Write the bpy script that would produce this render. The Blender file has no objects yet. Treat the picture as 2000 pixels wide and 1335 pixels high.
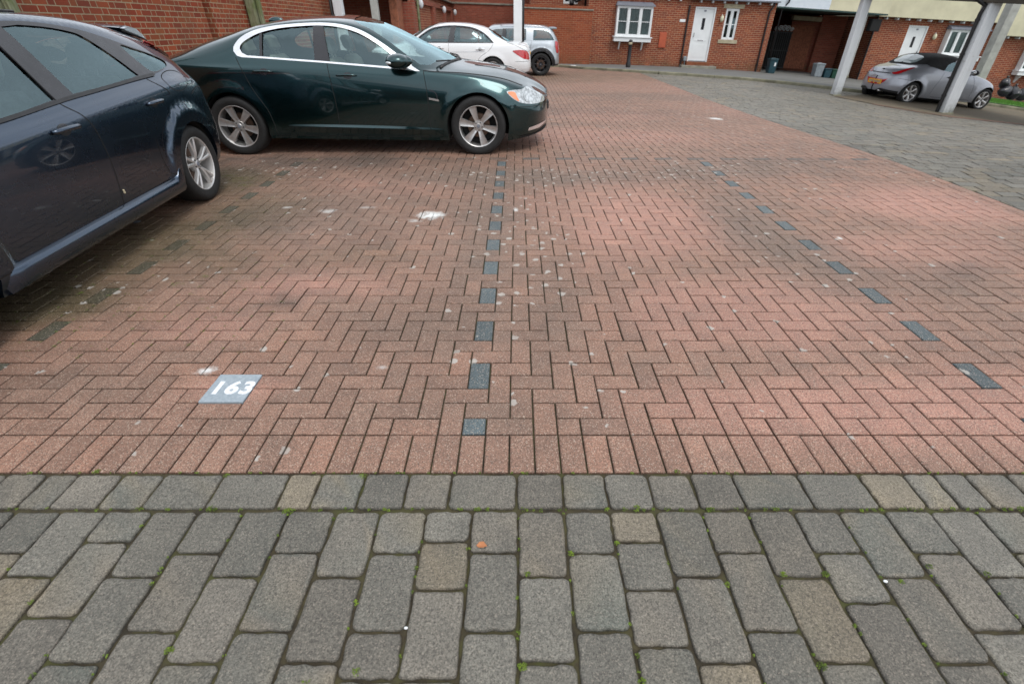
import bpy, math, random
import numpy as np
from mathutils import Vector, Matrix
from mathutils.geometry import delaunay_2d_cdt
random.seed(7)
SC = bpy.context.scene
COL = SC.collection

# ------------------------------------------------------------------ camera
CAM_H, FPX, TH = 1.437, 942.0, math.atan(637.5 / 942.0)
cd = bpy.data.cameras.new('camera'); cam = bpy.data.objects.new('camera', cd); COL.objects.link(cam)
cam.location = (0, 0, CAM_H); cam.rotation_euler = (math.pi / 2 - TH, 0, 0)
cd.sensor_width = 36; cd.lens = FPX / 2000 * 36; cd.shift_x = -0.005
cd.clip_start = 0.05; cd.clip_end = 500
cd.dof.use_dof = True; cd.dof.focus_distance = 2.9; cd.dof.aperture_fstop = 3.2
SC.camera = cam
SC.render.resolution_x = 1024; SC.render.resolution_y = 683

# ------------------------------------------------------------------ sky and sun (bright overcast)
SUN_EL, SUN_AZ = math.radians(58), math.radians(150)      # azimuth clockwise from +Y
w = bpy.data.worlds.new('World'); SC.world = w; w.use_nodes = True
nt = w.node_tree; nt.nodes.clear()
sky = nt.nodes.new('ShaderNodeTexSky'); sky.sky_type = 'NISHITA'; sky.sun_disc = False
sky.sun_elevation = SUN_EL; sky.sun_rotation = SUN_AZ; sky.dust_density = 3.0; sky.air_density = 1.0; sky.ozone_density = 1.5
hs = nt.nodes.new('ShaderNodeHueSaturation'); hs.inputs['Saturation'].default_value = 0.34
# broken white cloud: brightens and greys the sky in patches
tc = nt.nodes.new('ShaderNodeTexCoord'); nz = nt.nodes.new('ShaderNodeTexNoise'); nz.inputs['Scale'].default_value = 2.2
nz.inputs['Detail'].default_value = 6
mr = nt.nodes.new('ShaderNodeMapRange'); mr.inputs['From Min'].default_value = 0.35; mr.inputs['From Max'].default_value = 0.68
mr.inputs['To Min'].default_value = 0.72; mr.inputs['To Max'].default_value = 1.35
mul = nt.nodes.new('ShaderNodeVectorMath'); mul.operation = 'SCALE'
bg = nt.nodes.new('ShaderNodeBackground'); bg.inputs['Strength'].default_value = 0.13
ow = nt.nodes.new('ShaderNodeOutputWorld')
L = nt.links.new
cl = nt.nodes.new('ShaderNodeMix'); cl.data_type = 'RGBA'; cl.inputs[0].default_value = 0.62; cl.inputs[7].default_value = (6.6, 7.0, 7.5, 1)
L(hs.outputs[0], cl.inputs[6])
L(sky.outputs[0], hs.inputs['Color']); L(tc.outputs['Generated'], nz.inputs['Vector']); L(nz.outputs[0], mr.inputs['Value'])
L(cl.outputs[2], mul.inputs[0]); L(mr.outputs[0], mul.inputs['Scale']); L(mul.outputs[0], bg.inputs['Color']); L(bg.outputs[0], ow.inputs[0])
sd = bpy.data.lights.new('sun', 'SUN'); sun = bpy.data.objects.new('sun', sd); COL.objects.link(sun)
sd.energy = 0.8; sd.angle = math.radians(22); sd.color = (1.0, 0.96, 0.9)
dv = Vector((math.sin(SUN_AZ) * math.cos(SUN_EL), math.cos(SUN_AZ) * math.cos(SUN_EL), math.sin(SUN_EL)))
sun.rotation_euler = dv.to_track_quat('Z', 'Y').to_euler()
SC.view_settings.view_transform = 'Standard'; SC.view_settings.look = 'None'; SC.view_settings.gamma = 1
SC.view_settings.exposure = 0.62

# ------------------------------------------------------------------ helpers
CT, ST = math.cos(TH), math.sin(TH)
def sm(a, b, x):
    t = max(0.0, min(1.0, (x - a) / (b - a))); return t * t * (3 - 2 * t)
def terr(X, Y):
    """the yard falls gently away from the bays and to the right"""
    k = sm(5, 14, Y)
    return -.018 * max(0, Y - 6) - (.06 * X * abs(X) / max(Y, 1) * k if X > 0 else .012 * X * X / max(Y, 1) * k)
def ray(px, py):
    a = (px - 1010) / FPX; b = (py - 667.5) / FPX
    return (a, CT - ST * b, -ST - CT * b)
def G(px, py):
    """ground point seen at a pixel of the 2000 px wide photograph"""
    d = ray(px, py); t = CAM_H / -d[2]
    for i in range(60):
        t += .7 * ((terr(d[0] * t, d[1] * t) - CAM_H) / d[2] - t)
    return d[0] * t, d[1] * t
def tag(o, label=None, cat=None, group=None, kind=None):
    if label: o['label'] = label
    if cat: o['category'] = cat
    if group: o['group'] = group
    if kind: o['kind'] = kind
    return o
def empty(name, loc=(0, 0, 0), rot=(0, 0, 0), **k):
    o = bpy.data.objects.new(name, None); COL.objects.link(o); o.location = loc; o.rotation_euler = rot
    o.empty_display_size = .2
    return tag(o, **k)

class MB:
    """collects polygons and links them as ONE mesh object"""
    def __init__(s): s.v = []; s.f = []; s.uv = []; s.mi = []; s.cur = 0
    def poly(s, pts, uvs=None):
        n = len(s.v); s.v += [tuple(p) for p in pts]; s.f.append(tuple(range(n, n + len(pts)))); s.uv.append(uvs); s.mi.append(s.cur)
    def add(s, verts, faces):
        n = len(s.v); s.v += [tuple(p) for p in verts]
        for f in faces: s.f.append(tuple(i + n for i in f)); s.uv.append(None); s.mi.append(s.cur)
    def box(s, a, b, bev=0, fn=None):
        (x0, y0, z0), (x1, y1, z1) = a, b
        if x0 > x1: x0, x1 = x1, x0
        if y0 > y1: y0, y1 = y1, y0
        if z0 > z1: z0, z1 = z1, z0
        fn = fn or (lambda x, y, z: (x, y, z))
        e = min(bev, (x1 - x0) / 2.01, (y1 - y0) / 2.01, (z1 - z0) / 2.01)
        if e <= 0:
            P = [fn(x, y, z) for x in (x0, x1) for y in (y0, y1) for z in (z0, z1)]
            s.add(P, [(0, 1, 3, 2), (4, 6, 7, 5), (0, 4, 5, 1), (2, 3, 7, 6), (0, 2, 6, 4), (1, 5, 7, 3)])
            return
        idx = {}; P = []
        for i, x in enumerate((x0, x1)):
            for j, y in enumerate((y0, y1)):
                for k, z in enumerate((z0, z1)):
                    sx, sy, sz = (1 - 2 * i) * e, (1 - 2 * j) * e, (1 - 2 * k) * e
                    for ax, q in enumerate(((x, y + sy, z + sz), (x + sx, y, z + sz), (x + sx, y + sy, z))):
                        idx[(i, j, k, ax)] = len(P); P.append(fn(*q))
        I = lambda i, j, k, a: idx[(i, j, k, a)]
        F = []
        for i in (0, 1): F.append([I(i, 0, 0, 0), I(i, 1, 0, 0), I(i, 1, 1, 0), I(i, 0, 1, 0)])
        for j in (0, 1): F.append([I(0, j, 0, 1), I(1, j, 0, 1), I(1, j, 1, 1), I(0, j, 1, 1)])
        for k in (0, 1): F.append([I(0, 0, k, 2), I(1, 0, k, 2), I(1, 1, k, 2), I(0, 1, k, 2)])
        for j in (0, 1):
            for k in (0, 1): F.append([I(0, j, k, 1), I(1, j, k, 1), I(1, j, k, 2), I(0, j, k, 2)])
        for i in (0, 1):
            for k in (0, 1): F.append([I(i, 0, k, 0), I(i, 1, k, 0), I(i, 1, k, 2), I(i, 0, k, 2)])
        for i in (0, 1):
            for j in (0, 1): F.append([I(i, j, 0, 0), I(i, j, 1, 0), I(i, j, 1, 1), I(i, j, 0, 1)])
        for i in (0, 1):
            for j in (0, 1):
                for k in (0, 1): F.append([I(i, j, k, 0), I(i, j, k, 1), I(i, j, k, 2)])
        # orient outwards
        C = np.mean(np.array(P), axis=0)
        G2 = []
        for f in F:
            q = [np.array(P[i]) for i in f]; nn = np.cross(q[1] - q[0], q[2] - q[0])
            G2.append(f if np.dot(nn, np.mean(q, axis=0) - C) > 0 else f[::-1])
        s.add(P, G2)
    def tube(s, pts, r, n=8, cap=True):
        pts = [Vector(p) for p in pts]; rings = []
        rr = r if isinstance(r, (list, tuple)) else [r] * len(pts)
        up = Vector((0, 0, 1)); base = len(s.v)
        for i, p in enumerate(pts):
            t = (pts[min(i + 1, len(pts) - 1)] - pts[max(i - 1, 0)]).normalized()
            a = t.cross(up if abs(t.z) < .95 else Vector((1, 0, 0))).normalized(); b = t.cross(a)
            for k in range(n):
                q = 2 * math.pi * k / n; s.v.append(tuple(p + (a * math.cos(q) + b * math.sin(q)) * rr[i]))
        for i in range(len(pts) - 1):
            for k in range(n):
                s.f.append((base + i * n + k, base + (i + 1) * n + k, base + (i + 1) * n + (k + 1) % n, base + i * n + (k + 1) % n)); s.uv.append(None); s.mi.append(s.cur)
        if cap:
            s.f.append(tuple(base + k for k in range(n))); s.uv.append(None); s.mi.append(s.cur)
            s.f.append(tuple(base + (len(pts) - 1) * n + k for k in reversed(range(n)))); s.uv.append(None); s.mi.append(s.cur)
    def lathe(s, prof, c=(0, 0, 0), axis='y', n=40, close=False):
        base = len(s.v); m = len(prof)
        for k in range(n):
            q = 2 * math.pi * k / n; a, b = math.cos(q), math.sin(q)
            for (r, h) in prof:
                if axis == 'y': s.v.append((c[0] + r * a, c[1] + h, c[2] + r * b))
                elif axis == 'z': s.v.append((c[0] + r * a, c[1] + r * b, c[2] + h))
                else: s.v.append((c[0] + h, c[1] + r * a, c[2] + r * b))
        for k in range(n):
            for j in range(m if close else m - 1):
                k2 = (k + 1) % n; j2 = (j + 1) % m
                s.f.append((base + k * m + j, base + k * m + j2, base + k2 * m + j2, base + k2 * m + j)); s.uv.append(None); s.mi.append(s.cur)
    def sphere(s, c, r, nu=14, nv=9):
        r = r if isinstance(r, (tuple, list)) else (r, r, r); base = len(s.v)
        for j in range(nv + 1):
            t = math.pi * j / nv
            for i in range(nu):
                p = 2 * math.pi * i / nu
                s.v.append((c[0] + r[0] * math.sin(t) * math.cos(p), c[1] + r[1] * math.sin(t) * math.sin(p), c[2] + r[2] * math.cos(t)))
        for j in range(nv):
            for i in range(nu):
                s.f.append((base + j * nu + i, base + (j + 1) * nu + i, base + (j + 1) * nu + (i + 1) % nu, base + j * nu + (i + 1) % nu)); s.uv.append(None); s.mi.append(s.cur)
    def build(s, name, mat, parent=None, smooth=False, cols=None, angle=None, **k):
        me = bpy.data.meshes.new(name); me.from_pydata(s.v, [], s.f)
        mats = mat if isinstance(mat, (list, tuple)) else [mat]
        for m in mats: me.materials.append(m)
        if len(mats) > 1: me.polygons.foreach_set('material_index', s.mi)
        if any(u is not None for u in s.uv):
            ul = me.uv_layers.new(name='UVMap'); d = []
            for f, u in zip(s.f, s.uv):
                d += [c for q in (u or [(0, 0)] * len(f)) for c in q]
            ul.data.foreach_set('uv', d)
        if cols is not None:
            ca = me.color_attributes.new('Col', 'FLOAT_COLOR', 'POINT'); ca.data.foreach_set('color', np.array(cols, dtype=np.float32).ravel())
        if smooth: me.polygons.foreach_set('use_smooth', [True] * len(s.f))
        me.update()
        if angle is not None:
            me.set_sharp_from_angle(angle=math.radians(angle))
        o = bpy.data.objects.new(name, me); COL.objects.link(o)
        if parent: o.parent = parent
        return tag(o, **k)

# ------------------------------------------------------------------ node helpers
class NT:
    def __init__(s, name):
        s.m = bpy.data.materials.new(name); s.m.use_nodes = True; s.t = s.m.node_tree; s.t.nodes.clear()
        s.out = s.t.nodes.new('ShaderNodeOutputMaterial')
    def n(s, typ, ins=None, **a):
        d = s.t.nodes.new(typ)
        for k, v in a.items(): setattr(d, k, v)
        for k, v in (ins or {}).items(): s.set(d.inputs[k], v)
        return d
    def set(s, sock, v):
        if hasattr(v, 'is_output'): s.t.links.new(v, sock)
        elif hasattr(v, 'outputs'): s.t.links.new(v.outputs[0], sock)
        else: sock.default_value = v
    def M(s, op, a, b=0.0, c=0.0):
        d = s.n('ShaderNodeMath', operation=op)
        s.set(d.inputs[0], a); s.set(d.inputs[1], b); s.set(d.inputs[2], c); return d.outputs[0]
    def mix(s, f, a, b, blend='MIX'):
        d = s.n('ShaderNodeMix', data_type='RGBA', blend_type=blend)
        s.set(d.inputs[0], f); s.set(d.inputs[6], a); s.set(d.inputs[7], b); return d.outputs[2]
    def ramp(s, v, a, b, c=0.0, d=1.0):
        n = s.n('ShaderNodeMapRange', {'Value': v, 'From Min': a, 'From Max': b, 'To Min': c, 'To Max': d}); return n.outputs[0]
    def noise(s, scale, detail=3, rough=.55, vec=None, dist=0.0):
        d = s.n('ShaderNodeTexNoise', {'Scale': scale, 'Detail': detail, 'Roughness': rough, 'Distortion': dist})
        if vec is not None: s.set(d.inputs['Vector'], vec)
        return d.outputs[0]
    def pos(s): return s.n('ShaderNodeNewGeometry').outputs['Position']
    def obj(s): return s.n('ShaderNodeTexCoord').outputs['Object']
    def bump(s, h, strength=.3, dist=.005):
        return s.n('ShaderNodeBump', {'Height': h, 'Strength': strength, 'Distance': dist}).outputs[0]
    def bsdf(s, **k):
        d = s.n('ShaderNodeBsdfPrincipled')
        for a, v in k.items(): s.set(d.inputs[a.replace('_', ' ')], v)
        s.t.links.new(d.outputs[0], s.out.inputs[0]); return s.m
def C3(r, g, b): return (r, g, b, 1)

def simple(name, c, rough=.6, metal=0, var=.12, scale=8, coat=0, bump=0, spec=.5, bs=60):
    t = NT(name); p = t.obj()
    col = t.mix(t.ramp(t.noise(scale, 4, vec=p), .3, .7), C3(*[x * (1 - var) for x in c]), C3(*[min(1, x * (1 + var)) for x in c]))
    k = dict(Base_Color=col, Roughness=t.ramp(t.noise(scale * 2.3, 3, vec=p), .3, .7, max(0, rough - .06), min(1, rough + .06)), Metallic=metal)
    m = t.bsdf(**k); b = [n for n in t.t.nodes if n.type == 'BSDF_PRINCIPLED'][0]
    b.inputs['Coat Weight'].default_value = coat; b.inputs['Coat Roughness'].default_value = .03; b.inputs['Specular IOR Level'].default_value = spec
    if bump: t.set(b.inputs['Normal'], t.bump(t.noise(bs, 4, vec=p), bump, .004))
    return m
def paint(name, c, flake=.25, rough=.32, dirt=(.09, .08, .065), dirtamt=.02):
    t = NT(name); p = t.obj()
    fl = t.noise(900, 1, vec=p)
    col = t.mix(t.ramp(fl, .35, .75), C3(*[x * .8 for x in c]), C3(*[min(1, x * 1.35) for x in c]))
    z = t.n('ShaderNodeSeparateXYZ', {'Vector': p}).outputs[2]
    d = t.M('MULTIPLY', t.ramp(z, .55, .15), t.ramp(t.noise(6, 5, .65, p), .35, .75)); d = t.M('MULTIPLY', d, dirtamt)
    col = t.mix(d, col, C3(*dirt))
    film = t.noise(3, 5, .7, p)
    m = t.bsdf(Base_Color=col, Roughness=t.ramp(film, .3, .7, rough - .02, rough + .05), Metallic=flake, Coat_Weight=1.0, Coat_Roughness=t.ramp(t.noise(5, 6, .7, p), .35, .75, .01, .05), Coat_IOR=1.5, Specular_IOR_Level=.2)
    return m
def glass(name, tint, refl=.08):
    t = NT(name)
    tr = t.n('ShaderNodeBsdfTransparent', {'Color': C3(*tint)})
    gl = t.n('ShaderNodeBsdfGlossy', {'Color': C3(.66, .88, .93), 'Roughness': .02})
    df = t.n('ShaderNodeBsdfDiffuse', {'Color': C3(.10, .12, .12)})
    fr = t.n('ShaderNodeFresnel', {'IOR': 1.52})
    f2 = t.M('ADD', t.M('MULTIPLY', fr.outputs[0], 1.5), refl)
    dust = t.M('MULTIPLY', t.ramp(t.noise(7, 5, .7, t.obj()), .3, .8), .03)
    a = t.n('ShaderNodeMixShader', {0: dust}); t.t.links.new(tr.outputs[0], a.inputs[1]); t.t.links.new(df.outputs[0], a.inputs[2])
    b = t.n('ShaderNodeMixShader', {0: f2}); t.t.links.new(a.outputs[0], b.inputs[1]); t.t.links.new(gl.outputs[0], b.inputs[2])
    t.t.links.new(b.outputs[0], t.out.inputs[0]); return t.m
def brick(name, cols, mortar, flemish=False, cw=.225, rough=.85, stain=(.12, .09, .07), mw=.010):
    """brickwork from UVs in metres; per-brick colour, recessed mortar, weathering"""
    t = NT(name); uv = t.n('ShaderNodeUVMap').outputs[0]
    wob = t.noise(3, 2, vec=uv)
    sp = t.n('ShaderNodeSeparateXYZ', {'Vector': uv}); u, v = sp.outputs[0], t.M('ADD', sp.outputs[1], t.M('MULTIPLY', t.M('SUBTRACT', wob, .5), .006))
    row = t.M('FLOOR', t.M('DIVIDE', v, .075)); fv = t.M('SUBTRACT', v, t.M('MULTIPLY', row, .075))
    par = t.M('MODULO', t.M('ADD', row, 1000.0), 2.0)
    if flemish:
        P = .3375
        uu = t.M('ADD', t.M('ADD', u, 300 * P), t.M('MULTIPLY', par, P / 2)); k = t.M('FLOOR', t.M('DIVIDE', uu, P)); fu = t.M('SUBTRACT', uu, t.M('MULTIPLY', k, P))
        second = t.M('GREATER_THAN', fu, .225); idx = t.M('ADD', t.M('MULTIPLY', k, 2.0), second)
        fu2 = t.M('SUBTRACT', fu, t.M('MULTIPLY', second, .225))
    else:
        uu = t.M('ADD', t.M('ADD', u, 300 * cw), t.M('MULTIPLY', par, cw / 2)); idx = t.M('FLOOR', t.M('DIVIDE', uu, cw)); fu2 = t.M('SUBTRACT', uu, t.M('MULTIPLY', idx, cw))
    j = t.M('MAXIMUM', t.M('LESS_THAN', fu2, mw), t.M('LESS_THAN', fv, mw))
    cv = t.n('ShaderNodeCombineXYZ', {0: idx, 1: row})
    wn = t.n('ShaderNodeTexWhiteNoise', {'Vector': cv.outputs[0]}, noise_dimensions='2D')
    cr = t.n('ShaderNodeValToRGB', {0: wn.outputs[0]}); e = cr.color_ramp.elements
    e[0].color = C3(*cols[0]); e[1].color = C3(*cols[-1])
    for i, c in enumerate(cols[1:-1]): q = e.new((i + 1) / (len(cols) - 1)); q.color = C3(*c)
    fine = t.ramp(t.noise(90, 4, .6, uv), .3, .75, .78, 1.15)
    bc = t.mix(1.0, cr.outputs[0], t.n('ShaderNodeCombineXYZ', {0: fine, 1: fine, 2: fine}).outputs[0], 'MULTIPLY')
    mc = t.mix(t.ramp(t.noise(30, 4, vec=uv), .3, .7), C3(*[x * .75 for x in mortar]), C3(*mortar))
    c = t.mix(j, bc, mc)
    big = t.M('MULTIPLY', t.ramp(t.noise(1.1, 6, .65, uv), .48, .78), .5)
    c = t.mix(big, c, C3(*stain))
    low = t.M('MULTIPLY', t.ramp(v, .45, .0), t.ramp(t.noise(2.3, 5, .6, uv), .35, .7, 0, .75))
    c = t.mix(low, c, C3(.055, .06, .03))
    h = t.M('ADD', t.M('MULTIPLY', j, -1.0), t.M('MULTIPLY', t.noise(120, 3, vec=uv), .25))
    return t.bsdf(Base_Color=c, Roughness=rough, Normal=t.bump(h, .6, .006), Specular_IOR_Level=.25)

# ------------------------------------------------------------------ materials
RED = [(.36, .085, .04), (.30, .065, .032), (.42, .12, .055), (.26, .055, .03), (.38, .10, .05)]
M_ = {}
M_['brick_left'] = brick('old_red_brick', [(.27, .052, .022), (.21, .040, .019), (.31, .072, .028), (.18, .036, .019), (.27, .080, .030)], (.38, .31, .20), flemish=True, stain=(.10, .06, .04), mw=.012)
M_['brick_house'] = brick('orange_red_brick', [(.28, .064, .030), (.22, .048, .026), (.32, .088, .040), (.19, .044, .028), (.27, .060, .030)], (.44, .29, .18), stain=(.10, .045, .03), mw=.015)
M_['brick_garden'] = brick('garden_wall_brick', [(.27, .066, .030), (.31, .082, .036), (.23, .052, .026)], (.34, .20, .12), stain=(.14, .05, .02), mw=.011)
M_['brick_dark'] = brick('dull_brown_brick', [(.30, .080, .050), (.25, .065, .042), (.35, .10, .062)], (.26, .16, .11), stain=(.08, .05, .03), mw=.012)
M_['white'] = simple('white_gloss_paint', (.74, .76, .76), .4, var=.05, scale=3, bump=.1)
M_['white_old'] = simple('weathered_white_paint', (.60, .62, .63), .6, var=.13, scale=5, bump=.3, bs=30)
def streaky(name, a, b, dirt):
    t = NT(name); p = t.obj(); mp = t.n('ShaderNodeMapping', {'Vector': p, 'Scale': (22, 22, .9)}); n = t.noise(2.2, 6, .7, mp.outputs[0]); m2 = t.noise(5, 6, .7, p)
    c = t.mix(t.ramp(n, .3, .7), C3(*a), C3(*b)); c = t.mix(t.ramp(m2, .60, .70, 0, .55), c, C3(*dirt))
    z = t.n('ShaderNodeSeparateXYZ', {'Vector': p}).outputs[2]; c = t.mix(t.M('MULTIPLY', t.ramp(z, .38, .0), t.ramp(m2, .35, .62, .15, .9)), c, C3(.10, .11, .07))
    return t.bsdf(Base_Color=c, Roughness=.65, Normal=t.bump(t.M('ADD', n, m2), .35, .004))
M_['white_old'] = streaky('weathered_white_timber', (.52, .54, .56), (.68, .70, .71), (.30, .30, .27))
M_['grey_post'] = simple('grey_painted_timber', (.36, .36, .33), .7, var=.2, scale=5)
M_['cream'] = simple('cream_render', (.58, .54, .38), .85, var=.12, scale=1.6, bump=.2, bs=120)
M_['black'] = simple('black_plastic', (.012, .012, .013), .42, var=.3)
M_['black_gloss'] = simple('gloss_black_trim', (.014, .014, .018), .3, var=.2, coat=.3)
M_['dark'] = simple('dark_void_lining', (.010, .010, .010), .9)
M_['rubber'] = simple('tyre_rubber', (.010, .010, .010), .75, var=.35, scale=30, bump=.3, bs=200)
M_['lead'] = simple('grey_lead', (.16, .17, .20), .6)
M_['stone'] = simple('sandstone', (.40, .35, .24), .85, var=.2, scale=6, bump=.4)
M_['concrete'] = simple('weathered_concrete', (.22, .21, .17), .9, var=.35, scale=4, bump=.6, bs=80)
M_['chrome'] = simple('chrome', (.92, .92, .94), .16, metal=.85, var=.03)
M_['alloy'] = simple('dull_silver_alloy', (.52, .51, .50), .34, metal=.7, var=.12, scale=20)
M_['alloy_bright'] = simple('bright_silver_alloy', (.60, .59, .58), .36, metal=.6, var=.06, scale=5)
M_['red_lens'] = simple('red_lamp_lens', (.42, .008, .012), .12, var=.3, scale=30, coat=1)
M_['clear_lens'] = simple('clear_lamp_lens', (.46, .49, .50), .08, metal=.35, var=.5, scale=30, coat=1)
M_['amber_lens'] = simple('amber_lamp_lens', (.75, .25, .10), .12, var=.2, coat=1)
M_['wood_fence'] = simple('red_brown_fence_boards', (.26, .09, .045), .8, var=.4, scale=12)
M_['gate'] = simple('black_iron', (.015, .016, .018), .5)
M_['bin_green'] = simple('dark_green_plastic', (.008, .05, .03), .45, var=.2)
M_['bin_teal'] = simple('dark_teal_plastic', (.010, .045, .06), .45, var=.2)
M_['bin_grey'] = simple('grey_plastic', (.22, .25, .27), .5, var=.2)
M_['yellow_plate'] = simple('yellow_reflective_plate', (.75, .38, .02), .4, var=.05)
M_['terracotta'] = simple('terracotta_paint', (.42, .085, .035), .6, var=.1)
M_['cloth'] = simple('black_canvas_hood', (.014, .014, .015), .85, var=.3, bump=.3)
M_['seat'] = simple('grey_seat_cloth', (.16, .16, .165), .9, var=.2, scale=30)
M_['seat_cream'] = simple('pale_leather', (.36, .33, .28), .6, var=.1)
M_['car_glass'] = glass('car_side_glass', (.74, .86, .84), .05)
M_['screen_glass'] = glass('windscreen_glass', (.68, .80, .78), .16)
M_['house_glass'] = glass('house_window_glass', (.78, .84, .84), .08)
M_['paint_green'] = paint('dark_green_metallic_paint', (.015, .046, .050), .93, rough=.20)
M_['paint_blue'] = paint('dark_blue_grey_metallic_paint', (.036, .058, .092), .95, rough=.26)
M_['paint_white'] = paint('white_car_paint', (.78, .82, .84), 0, dirtamt=.12)
M_['paint_silver'] = paint('pale_silver_car_paint', (.46, .50, .53), .7, rough=.38, dirtamt=.15)
M_['paint_lilac'] = paint('lilac_silver_car_paint', (.33, .34, .375), .5, rough=.34)
M_['curtain'] = simple('net_curtain', (.42, .46, .46), .9, var=.2, scale=20)

def clad_mat():
    t = NT('white_weatherboard'); uv = t.n('ShaderNodeUVMap').outputs[0]
    v = t.n('ShaderNodeSeparateXYZ', {'Vector': uv}).outputs[1]
    f = t.M('FRACT', t.M('DIVIDE', v, .15)); sh = t.M('LESS_THAN', f, .06)
    c = t.mix(t.ramp(t.noise(5, 4, vec=uv), .3, .7), C3(.66, .72, .78), C3(.74, .79, .84))
    return t.bsdf(Base_Color=c, Roughness=.5, Normal=t.bump(f, .9, .02))
M_['clad'] = clad_mat()
def timber_mat():
    t = NT('mossy_timber'); p = t.obj()
    mp = t.n('ShaderNodeMapping', {'Vector': p, 'Scale': (14, 14, 1.2)})
    g = t.noise(4, 6, .7, mp.outputs[0])
    c = t.mix(t.ramp(g, .3, .7), C3(.10, .10, .055), C3(.26, .28, .17))
    c = t.mix(t.ramp(t.noise(5, 4, vec=p), .45, .6, 0, .7), c, C3(.09, .12, .03))
    return t.bsdf(Base_Color=c, Roughness=.9, Normal=t.bump(g, .8, .01))
M_['timber'] = timber_mat()

def paver_mat(name, grain, white, dark, bmp, marks=()):
    """concrete blocks: colour per block in 'Col' (alpha = chance of pale lichen), aggregate grain on top"""
    t = NT(name); p = t.pos(); at = t.n('ShaderNodeAttribute', attribute_name='Col')
    c = at.outputs['Color']; al = at.outputs['Alpha']
    g1 = t.noise(grain, 2, .75, p); g2 = t.noise(grain * .45, 3, .6, p); g3 = t.noise(9, 5, .65, p)
    k = t.M('MULTIPLY', t.ramp(g1, .30, .70, .55, 1.45), t.ramp(g3, .3, .72, .84, 1.15))
    k = t.M('MULTIPLY', k, t.ramp(g2, .32, .68, .74, 1.26))
    c = t.mix(1.0, c, t.n('ShaderNodeCombineXYZ', {0: k, 1: k, 2: k}).outputs[0], 'MULTIPLY')
    # aggregate: individual pale, sandy and dark chips
    vo = t.n('ShaderNodeTexVoronoi', {'Scale': grain * 1.25, 'Vector': p}); vc = t.n('ShaderNodeSeparateColor', {0: vo.outputs['Color']})
    c = t.mix(t.M('MULTIPLY', t.M('GREATER_THAN', vc.outputs[0], .91), white), c, C3(.60, .50, .40))
    c = t.mix(t.M('MULTIPLY', t.M('LESS_THAN', vc.outputs[1], .13), dark), c, C3(.030, .026, .022))
    # round pale lichen / gum spots where the attribute allows
    vo = t.n('ShaderNodeTexVoronoi', {'Scale': 10.0, 'Vector': t.n('ShaderNodeVectorMath', {0: p, 1: t.n('ShaderNodeVectorMath', {0: t.n('ShaderNodeTexNoise', {'Scale': 25.0, 'Vector': p}).outputs[1], 1: (.05, .05, .05)}, operation='MULTIPLY').outputs[0]}).outputs[0]}, voronoi_dimensions='2D')
    r = t.ramp(t.n('ShaderNodeSeparateColor', {0: vo.outputs['Color']}).outputs[1], 0, 1, .07, .24)
    on = t.M('LESS_THAN', t.n('ShaderNodeSeparateColor', {0: vo.outputs['Color']}).outputs[0], al)
    spot = t.M('MULTIPLY', t.M('MULTIPLY', on, t.ramp(t.M('SUBTRACT', vo.outputs['Distance'], r), 0.0, -.05)), t.ramp(g3, .3, .6, .5, .95))
    c = t.mix(spot, c, C3(.42, .39, .35))
    # splashes of white paint left on the blocks
    sp = t.n('ShaderNodeSeparateXYZ', {'Vector': p}); rag = t.noise(16, 6, .75, p)
    for (mx, my, rx, ry, amt) in marks:
        dx = t.M('DIVIDE', t.M('SUBTRACT', sp.outputs[0], mx), rx); dy = t.M('DIVIDE', t.M('SUBTRACT', sp.outputs[1], my), ry)
        d = t.M('SQRT', t.M('ADD', t.M('MULTIPLY', dx, dx), t.M('MULTIPLY', dy, dy)))
        e = t.ramp(t.M('ADD', d, t.M('MULTIPLY', t.M('SUBTRACT', rag, .5), 2.6)), 1.0, .2, 0, amt)
        c = t.mix(e, c, C3(.74, .76, .74))
    h = t.M('ADD', g1, t.M('MULTIPLY', g2, .8))
    return t.bsdf(Base_Color=c, Roughness=t.ramp(g3, .3, .7, .50, .78), Normal=t.bump(h, bmp, .003), Specular_IOR_Level=.4)
mk = []
for (px, py, wx, wy, a) in [(842, 420, 62, 17, 1.0), (812, 431, 30, 7, .5), (405, 722, 42, 17, .8), (640, 412, 40, 9, .45), (745, 716, 26, 13, .35), (1398, 232, 28, 5, .9), (560, 405, 22, 5, .4), (1641, 465, 12, 8, .8), (1008, 410, 12, 8, .7), (715, 405, 45, 5, .3)]:
    g = G(px, py); g2 = G(px + wx / 2, py); g3 = G(px, py - wy / 2)
    mk.append((g[0], g[1], g2[0] - g[0], g3[1] - g[1], a))
M_['paver_red'] = paver_mat('red_block_paving', 230, .42, .5, .6, mk)
M_['sett'] = paver_mat('grey_sett_paving', 240, .16, .5, .8)
def soil_mat():
    t = NT('joint_sand_and_moss'); p = t.pos()
    n = t.noise(14, 6, .7, p); n2 = t.noise(2.2, 4, .6, p)
    c = t.mix(t.ramp(n, .35, .65), C3(.026, .021, .012), C3(.075, .055, .032))
    c = t.mix(t.M('MULTIPLY', t.ramp(n, .42, .62), t.ramp(n2, .38, .62, .15, .85)), c, C3(.055, .066, .012))
    return t.bsdf(Base_Color=c, Roughness=.95, Normal=t.bump(n, .8, .01))
M_['soil'] = soil_mat()
def tarmac_mat(name, a, b):
    t = NT(name); p = t.pos(); n = t.noise(220, 3, .6, p); m = t.noise(1.2, 6, .65, p)
    c = t.mix(t.ramp(n, .3, .7), C3(*a), C3(*b)); c = t.mix(t.ramp(m, .45, .7, 0, .5), c, C3(.07, .075, .05))
    return t.bsdf(Base_Color=c, Roughness=.9, Normal=t.bump(n, .5, .004))
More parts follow.
